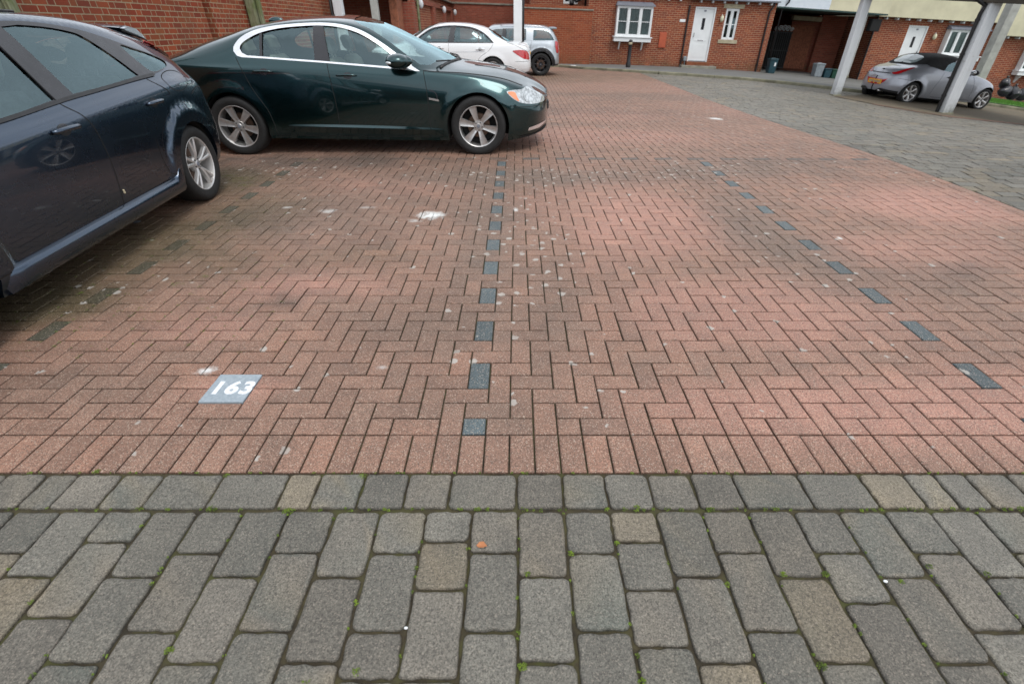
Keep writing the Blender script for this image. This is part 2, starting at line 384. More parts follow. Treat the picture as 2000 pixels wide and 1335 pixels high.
M_['tarmac'] = tarmac_mat('old_tarmac', (.11, .11, .105), (.17, .165, .155))
M_['kerbm'] = simple('mossy_concrete_kerb', (.20, .19, .13), .9, var=.4, scale=3, bump=.6, bs=60)
M_['bay'] = tarmac_mat('mossy_bay_blocks', (.115, .085, .055), (.15, .12, .075))
M_['grass'] = simple('lawn_turf', (.05, .14, .015), .9, var=.4, scale=20, bump=.8, bs=90)
M_['moss'] = simple('bright_moss', (.13, .20, .02), .85, var=.5, scale=40)

# ------------------------------------------------------------------ the ground
def clip(poly, a, b, c):
    """keep the part of a convex polygon where a*x+b*y<=c"""
    out = []
    for i in range(len(poly)):
        p, q = poly[i], poly[(i + 1) % len(poly)]; dp, dq = a * p[0] + b * p[1] - c, a * q[0] + b * q[1] - c
        if dp <= 0: out.append(p)
        if (dp < 0 < dq) or (dq < 0 < dp):
            t = dp / (dp - dq); out.append((p[0] + (q[0] - p[0]) * t, p[1] + (q[1] - p[1]) * t))
    return out
def area(p): return abs(sum(p[i][0] * p[(i + 1) % len(p)][1] - p[(i + 1) % len(p)][0] * p[i][1] for i in range(len(p)))) / 2
def inset(poly, d):
    n = len(poly); c = (sum(p[0] for p in poly) / n, sum(p[1] for p in poly) / n); out = []
    for p in poly:
        dx, dy = c[0] - p[0], c[1] - p[1]
        out.append((p[0] + (d if dx > 0 else -d) * min(1, abs(dx) / .02), p[1] + (d if dy > 0 else -d) * min(1, abs(dy) / .02)))
    return out
Y0 = 1.240                      # front edge of the red paving
XB = 4.5                        # edge between the red bays and the road
def wall_line(x): return 24.9 - .0 * x

_kp = [(1095, 131), (1140, 135.4), (1287, 145), (1451, 156.5), (1543, 165.5), (1640, 177), (1700, 184)]
K = [G(*p) for p in _kp]; K = [(-4.5, K[0][1] + 1.0)] + K + [(13.5, 17.6), (15.9, 17.4), (18.5, 17.0), (26, 16.6)]
def KY(x):
    if x <= K[0][0]: return K[0][1]
    for a, b in zip(K, K[1:]):
        if x <= b[0]: return a[1] + (b[1] - a[1]) * (x - a[0]) / (b[0] - a[0])
    return K[-1][1] + .35 * (x - K[-1][0])
def path_dz(x, y): return .075 + (-.0005 * x * x - .075) * sm(KY(x), max(25, KY(x) + 2), y)
def path_z(x, y): return terr(x, y) + path_dz(x, y)
# dirt, wear, and clean blocks with their pale sheen painted in as colour: (px, py, rx, ry, kind, amount)
BLOBS = []
for (px, py, rx, ry, kind, amt) in [
    (1240, 420, 190, 95, 'pink_sheen', .9), (1480, 600, 300, 110, 'pink_sheen', .8), (1700, 800, 500, 120, 'pink_sheen', .9), (1780, 400, 230, 60, 'pink_sheen', 1.), (1560, 215, 160, 28, 'pink_sheen', .4),
    (1150, 265, 330, 26, 'pink_sheen', .65), (1300, 170, 200, 20, 'pink_sheen', .25), (620, 560, 170, 42, 'pink_sheen', .8), (420, 640, 150, 45, 'pink_sheen', .5), (760, 360, 150, 30, 'pink_sheen', .4), (1750, 480, 200, 60, 'pink_sheen', .6), (1180, 225, 120, 20, 'pink_sheen', .35),
    (560, 588, 60, 34, 'soot', .6), (300, 480, 260, 120, 'moss', .8), (60, 600, 260, 80, 'moss', .9), (420, 350, 120, 55, 'moss', .8), (640, 420, 200, 80, 'brown', .5), (600, 315, 330, 26, 'soot', .75), (950, 470, 90, 130, 'brown', .7),
    (1000, 345, 330, 26, 'brown', .8), (1500, 450, 110, 130, 'brown', .8), (1400, 330, 200, 26, 'brown', .8), (1000, 215, 300, 16, 'soot', .35), (1420, 315, 260, 12, 'brown', .5), (1300, 190, 300, 12, 'brown', .5),
    (1100, 150, 180, 16, 'moss', .35), (800, 790, 330, 70, 'brown', .25), (180, 760, 200, 70, 'brown', .4), (1880, 560, 120, 90, 'brown', .35), (850, 640, 200, 60, 'brown', .45), (1080, 600, 60, 150, 'brown', .5), (960, 820, 260, 50, 'brown', .3), (460, 755, 130, 50, 'pink_sheen', .7), (1330, 610, 60, 30, 'soot', .22), (1890, 530, 40, 16, 'soot', .35), (1180, 470, 70, 60, 'pink_sheen', .5), (930, 245, 200, 12, 'brown', .6), (700, 500, 160, 30, 'moss', .25), (480, 400, 140, 60, 'moss', .5)]:
    g = G(px, py); gx = G(px + rx, py); gy = G(px, py - ry * .7)
    BLOBS.append((g[0], g[1], max(.1, gx[0] - g[0]), max(.1, gy[1] - g[1]), kind, amt))
KC = {'pink_sheen': (.425, .220, .166), 'soot': (.070, .054, .045), 'moss': (.085, .068, .030), 'brown': (.160, .113, .086)}
def vnoise(x, y, s=1.0):
    x *= s; y *= s; i, j = math.floor(x), math.floor(y); fx, fy = x - i, y - j; fx = fx * fx * (3 - 2 * fx); fy = fy * fy * (3 - 2 * fy)
    h = lambda a, b: (math.sin(a * 127.1 + b * 311.7) * 43758.5453) % 1.0
    return (h(i, j) * (1 - fx) + h(i + 1, j) * fx) * (1 - fy) + (h(i, j + 1) * (1 - fx) + h(i + 1, j + 1) * fx) * fy
def dirt(c, x, y):  # besides dirt, mixes in the painted sheen of the clean blocks
    c = list(c); grey = c[0] < .12 and c[2] > c[0]
    n = vnoise(x, y, 1.7) * .6 + vnoise(x + 9, y + 4, 5.1) * .4
    for (bx, by, rx, ry, kind, amt) in BLOBS:
        d = math.hypot((x - bx) / rx, (y - by) / ry) + (n - .5) * .9
        if d < 1.25:
            if grey: amt *= (.3 if kind == 'moss' else .04)
            if kind == 'pink_sheen': amt *= .9
            k = amt * sm(1.25, .25, d) * .95; t = KC[kind]; lum = (c[0] / .28)
            c = [c[i] * (1 - k) + t[i] * lum ** .4 * k for i in range(3)]
    f = .88 + .24 * n
    return [v * f for v in c]

def emit(mb, cols, poly, z_in, e1, e2, drop, col, alpha, jit=0):
    """one block: chamfered top over a dropped skirt"""
    if len(poly) < 3 or area(poly) < .0006: return
    if poly[0][1] > KY(poly[0][0]) + .1: return
    dz = random.uniform(-jit, jit); tl = (random.uniform(-jit, jit), random.uniform(-jit, jit))
    p0 = poly; p1 = inset(poly, e1); p2 = inset(p1, e2); n = len(poly); cx = sum(p[0] for p in poly) / n; cy = sum(p[1] for p in poly) / n
    V = []
    for ring, z in ((p1, -drop), (p1, -e2 * .75), (p2, 0)):
        for (x, y) in ring: V.append((x, y, terr(x, y) + z_in + z + dz + (tl[0] * (x - cx) + tl[1] * (y - cy)) * 8))
    F = [tuple(range(2 * n, 3 * n))]
    for i in range(n):
        j = (i + 1) % n; F += [(i, j, n + j, n + i), (n + i, n + j, 2 * n + j, 2 * n + i)]
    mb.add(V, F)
    for r, ring in enumerate((p1, p1, p2)):
        for (x, y) in ring:
            c = dirt(col, x, y) if alpha is not None else col
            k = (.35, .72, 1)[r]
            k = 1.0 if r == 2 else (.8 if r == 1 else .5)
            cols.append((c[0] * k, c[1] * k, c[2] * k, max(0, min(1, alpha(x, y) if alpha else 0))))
SPOT = [(1030, 440, 90, 150, .8), (1100, 345, 330, 30, .75), (1400, 335, 120, 30, .8), (600, 330, 150, 30, .75), (950, 620, 120, 160, .35), (1150, 800, 150, 90, .4), (280, 540, 120, 60, .5), (1480, 480, 60, 120, .3), (1000, 760, 120, 90, .25), (1700, 470, 60, 60, .2)]
SB = []
for (px, py, rx, ry, a) in SPOT:
    g = G(px, py); gx = G(px + rx, py); gy = G(px, py - ry * .6); SB.append((g[0], g[1], gx[0] - g[0], gy[1] - g[1], a))
def alpha_red(x, y):
    a = .07
    for (bx, by, rx, ry, v) in SB:
        d = math.hypot((x - bx) / rx, (y - by) / ry); a = max(a, v * sm(1.3, .2, d))
    return a

XC = -.231                                    # left edge of the middle line of grey blocks
rb = MB(); rc = []
def redcol():
    b = random.uniform(.90, 1.11); r = random.random()
    base = (.238, .137, .097) if r < .75 else (.220, .132, .095) if r < .9 else (.260, .144, .100)
    return [v * b for v in base]
def greycol(): b = random.uniform(.85, 1.15); return [.084 * b, .106 * b, .112 * b]
# soldier course along the front
for i in range(-56, 49):
    x = XC + i * .1
    if x + .1 > XB + .02 or x < -5.45: continue
    emit(rb, rc, [(x, Y0), (x + .1, Y0), (x + .1, Y0 + .2), (x, Y0 + .2)], 0, .0034, .005, .016, redcol(), alpha_red, .0012)
# herringbone field
plate = (-12, 4)                              # cells covered by the number plate block
for i in range(-53, 49):
    for j in range(1, 240):
        s = (i + j) % 4                       # s==1: start of an upright block, s==3: start of a lying block
        x, y = XC + i * .1, Y0 + j * .1
        base = (0 + 5) % 4
        if (s - base) % 4 == 0: q = (x, y, x + .1, y + .2); up = True
        elif (s - base) % 4 == 2: q = (x, y, x + .2, y + .1); up = False
        else: continue
        if q[3] > Y0 + 24.0: continue
        poly = [(q[0], q[1]), (q[2], q[1]), (q[2], q[3]), (q[0], q[3])]
        poly = clip(poly, 0, -1, -(Y0 + .2)); poly = clip(poly, 1, 0, XB - .1) if poly else poly; poly = clip(poly, -1, 0, 5.4) if poly else poly
        if len(poly) < 3: continue
        if up and i % 24 == 0 and -24 <= i <= 24 and j < 48: col = greycol() if i > -24 else [.075, .072, .052]
        elif not up and j == 48: col = [.105, .092, .083] if i > 2 else ([.15, .10, .078] if i % 8 else [.10, .09, .08])
        else: col = redcol()
        if abs(x + 1.33) < .2 and 1.55 < y < 1.9: pass
        jx_, jy_ = random.uniform(-.0009, .0009), random.uniform(-.0009, .0009); poly = [(a + jx_, b + jy_) for a, b in poly]
        if y > 12: emit(rb, rc, poly, 0, .003, .006, .012, col, alpha_red, .0008)
        else: emit(rb, rc, poly, 0, .0033, .0045, .016, col, alpha_red, .0012)
# soldier course along the road edge
for j in range(0, 118):
    y = Y0 + .2 + j * .2
    emit(rb, rc, [(XB - .1, y), (XB, y), (XB, y + .2), (XB - .1, y + .2)], 0, .0034, .005, .016, redcol(), alpha_red, .0012)
rb.build('block_paving', M_['paver_red'], cols=rc, kind='structure')

# grey setts ---------------------------------------------------------
sb = MB(); scs = []
def rsett(x0, y0, x1, y1, rot=None, org=(0, 0), lod=0, keep=None):
    """tumbled sett with ragged rounded corners"""
    b = random.uniform(.82, 1.15) if lod < 2 else random.uniform(1.08, 1.32); warm = random.random()
    col = [.138 * b, .129 * b, .108 * b]
    if warm > .93: col = [.172 * b, .147 * b, .108 * b]
    elif warm > .6: col = [.146 * b, .132 * b, .109 * b]
    g = .0040 if lod < 2 else .0034
    r = random.uniform(.010, .021)
    x0 += g; y0 += g; x1 -= g; y1 -= g
    P = []
    if lod == 0:
        for (cx, cy, a0) in ((x1 - r, y1 - r, 0), (x0 + r, y1 - r, 90), (x0 + r, y0 + r, 180), (x1 - r, y0 + r, 270)):
            rr = r * random.uniform(.7, 1.25)
            for k in range(4):
                a = math.radians(a0 + 30 * k); P.append((cx + (r + (rr - r) * .6) * math.cos(a) + random.uniform(-.0012, .0012), cy + r * math.sin(a) + random.uniform(-.0012, .0012)))
            # ragged edge points towards the next corner
            nx = {0: (x0 + r, y1), 90: (x0, y0 + r), 180: (x1 - r, y0), 270: (x1, y1 - r)}[a0]
            p = P[-1]
            for k in range(1, 5):
                t = k / 5; P.append((p[0] + (nx[0] - p[0]) * t + random.uniform(-.0028, .0028), p[1] + (nx[1] - p[1]) * t + random.uniform(-.0028, .0028)))
    elif lod == 1:
        for (cx, cy, a0) in ((x1 - r, y1 - r, 20), (x0 + r, y1 - r, 110), (x0 + r, y0 + r, 200), (x1 - r, y0 + r, 290)):
            for k in range(2): a = math.radians(a0 + 50 * k); P.append((cx + r * math.cos(a), cy + r * math.sin(a)))
    else: P = [(x1, y1), (x0, y1), (x0, y0), (x1, y0)]
    if rot is not None:
        c, s = math.cos(rot), math.sin(rot); P = [(org[0] + c * x - s * y, org[1] + s * x + c * y) for x, y in P]
    if keep:
        for k in keep: P = clip(P, *k)
        if len(P) < 3 or area(P) < .003: return
    n = len(P); cx = sum(p[0] for p in P) / n; cy = sum(p[1] for p in P) / n
    if cy > KY(cx) + .1: return
    dz = random.uniform(-.0025, .0025) ; tx, ty = random.uniform(-.012, .012), random.uniform(-.012, .012)
    def ring(k, z):
        out = []
        for (x, y) in P:
            d = math.hypot(x - cx, y - cy) or 1; f = max(0, 1 - k / d)
            X, Y = cx + (x - cx) * f, cy + (y - cy) * f; out.append((X, Y, terr(X, Y) + z + dz + tx * (X - cx) + ty * (Y - cy)))
        return out
    q_ = .35 if lod == 2 else 1
    V = ring(0, -.022 * q_) + ring(0, -.007 * q_) + ring(.003, -.0025 * q_) + ring(.010, 0); F = []
    for m in range(3):
        for i in range(n): j = (i + 1) % n; F.append((m * n + i, m * n + j, (m + 1) * n + j, (m + 1) * n + i))
    F.append(tuple(3 * n + i for i in range(n)))
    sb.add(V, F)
    cm = vnoise(cx, cy, 1.3) * .24 + .88
    ox, oy = random.uniform(0, 99), random.uniform(0, 99); wr = random.uniform(0, .9) ** 2
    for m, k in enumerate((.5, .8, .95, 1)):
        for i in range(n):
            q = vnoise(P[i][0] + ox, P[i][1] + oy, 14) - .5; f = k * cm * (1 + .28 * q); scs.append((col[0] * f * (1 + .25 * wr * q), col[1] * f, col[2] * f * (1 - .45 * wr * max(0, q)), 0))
# first course, joints read from the photograph
jt = [17, 94, 154, 241, 322, 439, 567, 630, 716, 800, 883, 1010, 1096, 1178, 1262, 1345, 1428, 1554, 1674, 1762, 1821, 1881, 1963]
jx = [(p - 1010) / 515.9 for p in jt]
while jx[0] > -8: jx.insert(0, jx[0] - random.choice([.16, .12, .24, .16]))
while jx[-1] < 12: jx.append(jx[-1] + random.choice([.16, .12, .24, .16]))
YS = Y0 - .004
for a, b in zip(jx, jx[1:]):
    L_ = 0 if -3 < a < 3 else 1
    rsett(a, YS - .158, b, YS, lod=L_)
first = {0: [.24, .24], 1: [.16, .24], 2: [.12, .16, .16], 3: [.24, .24], 4: [.16, .24], 5: [.24, .24], 6: [.16, .16, .24], 7: [.24, .24], 8: [.16, .24], 9: [.24, .24], 10: [.16, .24],
         -1: [.16, .24], -2: [.12, .16, .24], -3: [.16, .24], -4: [.24, .24], -5: [.16, .24], -6: [.24, .24], -7: [.16, .24], -8: [.24, .24], -9: [.12, .24], -10: [.24, .24], -11: [.16, .24]}
for k in range(-50, 76):
    x = .0036 + .16 * k; y = YS - .166; seq = list(first.get(k, [.16 if k % 2 else .24, .24]))
    yend = -.9 if abs(k) < 22 else -.6
    lod = 0 if abs(k) < 15 else 1
    while y > yend:
        l = seq.pop(0) if seq else random.choice([.24, .16, .24, .12])
        rsett(x, y - l, x + .16, y, lod=lod if y > -.1 else 1); y -= l
# the road beyond the bays: courses laid across it at a slight angle
ROT = math.radians(-9)
for r in range(-6, 150):
    u = -4 + random.random() * .2; v = r * .16
    while u < 17:
        l = random.choice([.24, .16, .24, .2]); cx = XB + math.cos(ROT) * u - math.sin(ROT) * v; cy = Y0 + math.sin(ROT) * u + math.cos(ROT) * v
        if XB - .3 < cx < 17 and Y0 - .2 < cy < 21.5:
            rsett(u, v, u + l, v + .16, ROT, (XB, Y0), lod=1 if cy < 7 else 2, keep=[(-1, 0, -(XB + .004)), (0, -1, -(Y0))])
        u += l
sb.build('grey_sett_paving', M_['sett'], cols=scs, smooth=False, kind='structure')

def sheet(name, x0, x1, y0, y1, dz, mat, nx=60, ny=60, kind='structure', inside=None):
    mb = MB(); V = []; F = []
    for j in range(ny + 1):
        for i in range(nx + 1):
            x = x0 + (x1 - x0) * i / nx; y = y0 + (y1 - y0) * j / ny; V.append((x, y, terr(x, y) + dz - (.25 if y > KY(x) + .5 else 0)))
    for j in range(ny):
        for i in range(nx): a = j * (nx + 1) + i; F.append((a, a + 1, a + nx + 2, a + nx + 1))
    mb.add(V, F); return mb.build(name, mat, smooth=True, kind=kind)
sheet('ground', -40, 45, -25, 60, -.0125, M_['soil'], 170, 170)

def strip_poly(name, pts, dz, mat, thick=.0, sub=1, **k):
    """flat polygon (ground points) laid on the terrain, triangulated finely"""
    xs = [p[0] for p in pts]; ys = [p[1] for p in pts]; V = [Vector(p) for p in pts]; n = len(V)
    step = .5
    vv = list(V); ed = []
    # subdivide edges
    vv = []
    for i in range(n):
        a, b = V[i], V[(i + 1) % n]; m = max(1, int((b - a).length / step))
        for q in range(m): vv.append(a + (b - a) * q / m)
    ne = len(vv); ed = [(i, (i + 1) % ne) for i in range(ne)]
    x = min(xs)
    while x < max(xs):
        y = min(ys)
        while y < max(ys): vv.append(Vector((x + .013, y + .007))); y += step
        x += step
    r = delaunay_2d_cdt(vv, ed, [list(range(ne))], 1, 1e-5)
    mb = MB(); mb.add([(p.x, p.y, terr(p.x, p.y) + (dz(p.x, p.y) if callable(dz) else dz)) for p in r[0]], [tuple(f) for f in r[2]])
    return mb.build(name, mat, smooth=True, **k)
def g2(*pp): return [G(*p) for p in pp]

# ------------------------------------------------------------------ cars
def pchip(xs, ys, x):
    xs = np.array(xs, float); ys = np.array(ys, float); x = np.clip(np.asarray(x, float), xs[0], xs[-1])
    h = np.diff(xs); d = np.diff(ys) / h; m = np.zeros(len(xs)); m[0] = d[0]; m[-1] = d[-1]
    for i in range(1, len(xs) - 1):
        if d[i - 1] * d[i] > 0:
            w1, w2 = 2 * h[i] + h[i - 1], h[i] + 2 * h[i - 1]; m[i] = (w1 + w2) / (w1 / d[i - 1] + w2 / d[i])
    i = np.clip(np.searchsorted(xs, x, side='right') - 1, 0, len(xs) - 2); t = (x - xs[i]) / h[i]
    return (ys[i] * (2 * t**3 - 3 * t**2 + 1) + h[i] * m[i] * (t**3 - 2 * t**2 + t) + ys[i + 1] * (-2 * t**3 + 3 * t**2) + h[i] * m[i + 1] * (t**3 - t**2))
def inpoly(px, py, poly):
    c = False; n = len(poly); j = n - 1
    for i in range(n):
        xi, yi = poly[i]; xj, yj = poly[j]
        if (yi > py) != (yj > py) and px < (xj - xi) * (py - yi) / (yj - yi) + xi: c = not c
        j = i
    return c
def smooth_poly(pts, closed=True, n=5):
    """Catmull-Rom through the points"""
    out = []; m = len(pts)
    for i in range(m if closed else m - 1):
        g = lambda k: pts[k % m] if closed else pts[max(0, min(m - 1, k))]
        p0, p1, p2, p3 = g(i - 1), g(i), g(i + 1), g(i + 2)
        for k in range(n):
            t = k / n
            out.append(tuple(.5 * ((2 * p1[a]) + (-p0[a] + p2[a]) * t + (2 * p0[a] - 5 * p1[a] + 4 * p2[a] - p3[a]) * t * t + (-p0[a] + 3 * p1[a] - 3 * p2[a] + p3[a]) * t**3) for a in (0, 1)))
    if not closed: out.append(tuple(pts[-1]))
    return out
def subdiv(pts, step, closed=True):
    out = []; m = len(pts)
    for i in range(m if closed else m - 1):
        a, b = pts[i], pts[(i + 1) % m]; k = max(1, int(math.hypot(b[0] - a[0], b[1] - a[1]) / step))
        for q in range(k): out.append((a[0] + (b[0] - a[0]) * q / k, a[1] + (b[1] - a[1]) * q / k))
    if not closed: out.append(tuple(pts[-1]))
    return out
def offset_poly(pts, d):
    """positive d shrinks a closed outline"""
    n = len(pts); A = sum(pts[i][0] * pts[(i + 1) % n][1] - pts[(i + 1) % n][0] * pts[i][1] for i in range(n)); sg = 1 if A > 0 else -1; out = []
    for i in range(n):
        a, b, c = pts[i - 1], pts[i], pts[(i + 1) % n]
        e1 = (b[0] - a[0], b[1] - a[1]); e2 = (c[0] - b[0], c[1] - b[1]); l1 = math.hypot(*e1) or 1; l2 = math.hypot(*e2) or 1
        nx, ny = -(e1[1] / l1 + e2[1] / l2), (e1[0] / l1 + e2[0] / l2); l = math.hypot(nx, ny) or 1
        k = min(1.8, 2 / l) if l > .3 else 1
        out.append((b[0] + sg * nx / l * d * k, b[1] + sg * ny / l * d * k))
    return out

class Body:
    """car shell lofted from curves; local x forward from the rear axle, y left, z up from the ground"""
    TS = .21
    def __init__(s, C, xr0, xr1, xf0, xf1, pr=3.0, pf=2.6, arches=(), flare=.0, crown=.5):
        s.C = C; s.arches = arches
        s.xr0, s.xr1, s.xf0, s.xf1 = xr0, xr1, xf0, xf1       # rear tip, rear zone end, front zone start, front tip
        s.s0 = xr1 - (xr1 - xr0) * 1.45; s.s1 = xf0 + (xf1 - xf0) * 1.45
        NS, NT_ = 300, 127
        S = np.linspace(s.s0, s.s1, NS); s.S = S; s.T = np.linspace(0, 7, NT_)
        qf = np.clip((S - xf0) / (s.s1 - xf0), 0, 1); qr = np.clip((xr1 - S) / (xr1 - s.s0), 0, 1)
        X = np.where(S > xf0, xf0 + (xf1 - xf0) * np.sin(np.pi / 2 * qf), np.where(S < xr1, xr1 - (xr1 - xr0) * np.sin(np.pi / 2 * qr), S))
        pw = (1 - np.sin(np.pi / 2 * qf)**pf * .9999)**(1 / pf) * (1 - np.sin(np.pi / 2 * qr)**pr * .9999)**(1 / pr)
        c = lambda k: pchip([p[0] for p in C[k]], [p[1] for p in C[k]], X)
        zb, w, ysl, ys, zs, yr, zr, zt = [c(k) for k in ('zb', 'w', 'ysl', 'ys', 'zs', 'yr', 'zr', 'zt')]
        zs = np.minimum(zs, zt - .012); zr = np.minimum(np.maximum(zr, zs + .006), zt - .005)
        zm = c('zm') if 'zm' in C else zs * 0 + .55
        zm = np.minimum(zm, zs - .08)
        yc = c('yc') if 'yc' in C else (ys * .35 + w * .65)
        YK = np.stack([ysl, ysl * .35 + w * .65, w, yc, ys, yr, yr * .56, yr * 0], 1)
        ZK = np.stack([zb, zb + .11, zm, zs - (zs - zm) * .28, zs, zr, zr + (zt - zr) * (.62 + .2 * crown), zt], 1)
        k = np.arange(8)
        Y = np.stack([pchip(k, YK[i], s.T) for i in range(NS)]); Z = np.stack([pchip(k, ZK[i], s.T) for i in range(NS)])
        # round the roof sideways: keep the centre flat
        Y = Y * pw[:, None]; XX = np.repeat(X[:, None], NT_, 1)
        # nose and tail lean with height
        if 'kf' in C:
            kf = pchip([p[0] for p in C['kf']], [p[1] for p in C['kf']], Z); XX = np.where(S[:, None] > xf0, xf0 + (XX - xf0) * kf, XX)
        if 'kr' in C:
            kr = pchip([p[0] for p in C['kr']], [p[1] for p in C['kr']], Z); XX = np.where(S[:, None] < xr1, xr1 - (xr1 - XX) * kr, XX)
        for (ax, az, R0, R1, h) in arches:
            if h:
                d = np.hypot(XX - ax, Z - az); b = np.clip((R1 - d) / (R1 - R0), 0, 1); b = b * b * (3 - 2 * b); Y = Y + h * b * (Z < .95) * np.clip(Y / .5, 0, 1)
        s.P = np.stack([XX, Y, Z], 2)
        ds = np.gradient(s.P, axis=0); dt = np.gradient(s.P, axis=1); N = np.cross(dt, ds); l = np.linalg.norm(N, axis=2, keepdims=True); N = N / np.maximum(l, 1e-9)
        # make outward: on the flank y should be positive
        if N[NS // 2, 30, 1] < 0: N = -N
        s.N = N
    def at(s, a, t):
        i = np.clip((a - s.s0) / (s.s1 - s.s0) * (len(s.S) - 1), 0, len(s.S) - 1.001); j = np.clip(t / 7 * (len(s.T) - 1), 0, len(s.T) - 1.001)
        i0, j0 = int(i), int(j); fi, fj = i - i0, j - j0
        f = lambda A: A[i0, j0] * (1 - fi) * (1 - fj) + A[i0 + 1, j0] * fi * (1 - fj) + A[i0, j0 + 1] * (1 - fi) * fj + A[i0 + 1, j0 + 1] * fi * fj
        n = f(s.N); return f(s.P), n / (np.linalg.norm(n) + 1e-9)
    def inv(s, a, b, mode='side', rng=None):
        """surface parameters of a point given in side view (x,z), rear/front view (y,z) or plan (x,y)"""
        ia, ib = {'side': (0, 2), 'rear': (1, 2), 'front': (1, 2), 'top': (0, 1)}[mode]
        key = (mode, rng)
        if not hasattr(s, '_m'): s._m = {}
        if key not in s._m:
            m = np.ones(s.P.shape[:2], bool)
            if mode == 'side': m[:, s.T > 5.6] = False
            if mode == 'rear': m[s.S > s.xr1 + .25, :] = False; m[:, s.T < .2] = False
            if mode == 'front': m[s.S < s.xf0 - .25, :] = False
            if mode == 'top': m[:, s.T < 3.6] = False
            s._m[key] = m
        d = (s.P[:, :, ia] - a)**2 + (s.P[:, :, ib] - b)**2; d = np.where(s._m[key], d, 9)
        i, j = np.unravel_index(np.argmin(d), d.shape); u, v = s.S[i], s.T[j]; h = .004
        for k in range(6):
            p = s.at(u, v)[0]; pu = s.at(u + h, v)[0]; pv = s.at(u, v + .03)[0]
            A = np.array([[(pu[ia] - p[ia]) / h, (pv[ia] - p[ia]) / .03], [(pu[ib] - p[ib]) / h, (pv[ib] - p[ib]) / .03]]); r = np.array([a - p[ia], b - p[ib]])
            if abs(np.linalg.det(A)) < 1e-6: break
            q = np.linalg.solve(A, r); q = np.clip(q, [-.03, -.25], [.03, .25]); u += q[0]; v += q[1]; v = min(max(v, 0), 7); u = min(max(u, s.s0), s.s1)
        return u, v
    def st(s, poly, mode='side'): return [s.inv(a, b, mode) for a, b in poly]
    def lift(s, u, v, off, side=1):
        p, n = s.at(u, v); p = p + n * off; return (p[0], p[1] * side, p[2])
    def skin(s, name, mat, polys_st, parent, off=0.0, holes=(), sides=(1, -1), step=.06, thick=0, **k):
        """triangulate a region of the surface; poly in (s,t) space"""
        TS = s.TS; pl = [(a, b * TS) for a, b in polys_st]; hl = [[(a, b * TS) for a, b in h] for h in holes]
        verts = []; edges = []
        def loop(L_):
            b = len(verts); verts.extend(Vector(p) for p in L_); n = len(L_); edges.extend((b + i, b + (i + 1) % n) for i in range(n))
        loop(pl)
        for h in hl: loop(h)
        allp = np.array([tuple(v) for v in verts])
        x0, x1 = allp[:, 0].min(), allp[:, 0].max(); y0, y1 = min(p[1] for p in pl), max(p[1] for p in pl)
        x = x0 + step / 2; r = 0
        while x < x1:
            y = y0 + step * (.5 if r % 2 else .95)
            while y < y1:
                if np.min((allp[:, 0] - x)**2 + (allp[:, 1] - y)**2) > (step * .35)**2: verts.append(Vector((x, y)))
                y += step
            x += step * .87; r += 1
        res = delaunay_2d_cdt(verts, edges, [], 0, 1e-6); V2, F2 = res[0], res[2]
        F = []
        for f in F2:
            cx = sum(V2[i].x for i in f) / len(f); cy = sum(V2[i].y for i in f) / len(f)
            if inpoly(cx, cy, pl) and not any(inpoly(cx, cy, h) for h in hl): F.append(tuple(f))
        V = []; N = []; FF = []
        for sd_ in sides:
            b = len(V)
            for v in V2:
                p, n = s.at(v.x, v.y / TS); p = p + n * off; V.append((p[0], p[1] * sd_, p[2])); N.append((n[0], n[1] * sd_, n[2]))
            for f in F: FF.append(tuple(i + b for i in (f if sd_ > 0 else f[::-1])))
        # face winding to agree with normals
        if FF:
            q = [Vector(V[i]) for i in FF[len(FF) // 4]]; nn = (q[1] - q[0]).cross(q[2] - q[0])
            if nn.dot(Vector(N[FF[len(FF) // 4][0]])) < 0: FF = [f[::-1] for f in FF]
        me = bpy.data.meshes.new(name); me.from_pydata(V, [], FF); me.materials.append(mat)
        me.polygons.foreach_set('use_smooth', [True] * len(FF)); me.update()
        me.normals_split_custom_set_from_vertices(N)
        o = bpy.data.objects.new(name, me); COL.objects.link(o)
        if parent: o.parent = parent
        return tag(o, **k)
    def ribbon(s, mb, pts, wd, off=.0015, mode='side', sides=(1, -1), closed=False, flat=False, step=.04):
        pts = subdiv(pts, step, closed); n = len(pts)
        uv = []
        for i in range(n):
            a = pts[i - 1] if (closed or i) else pts[i]; b = pts[(i + 1) % n] if (closed or i < n - 1) else pts[i]
            dx, dy = b[0] - a[0], b[1] - a[1]; l = math.hypot(dx, dy) or 1; nx, ny = -dy / l * wd / 2, dx / l * wd / 2
            uv.append((s.inv(pts[i][0] + nx, pts[i][1] + ny, mode), s.inv(pts[i][0] - nx, pts[i][1] - ny, mode)))
        for sd_ in sides:
            V = []
            for (a, b) in uv: V += [s.lift(*a, off, sd_), s.lift(*b, off, sd_)]
            if not flat: pass
            m = n if closed else n - 1
            mb.add(V, [(2 * i, 2 * i + 1, 2 * ((i + 1) % n) + 1, 2 * ((i + 1) % n)) for i in range(m)])

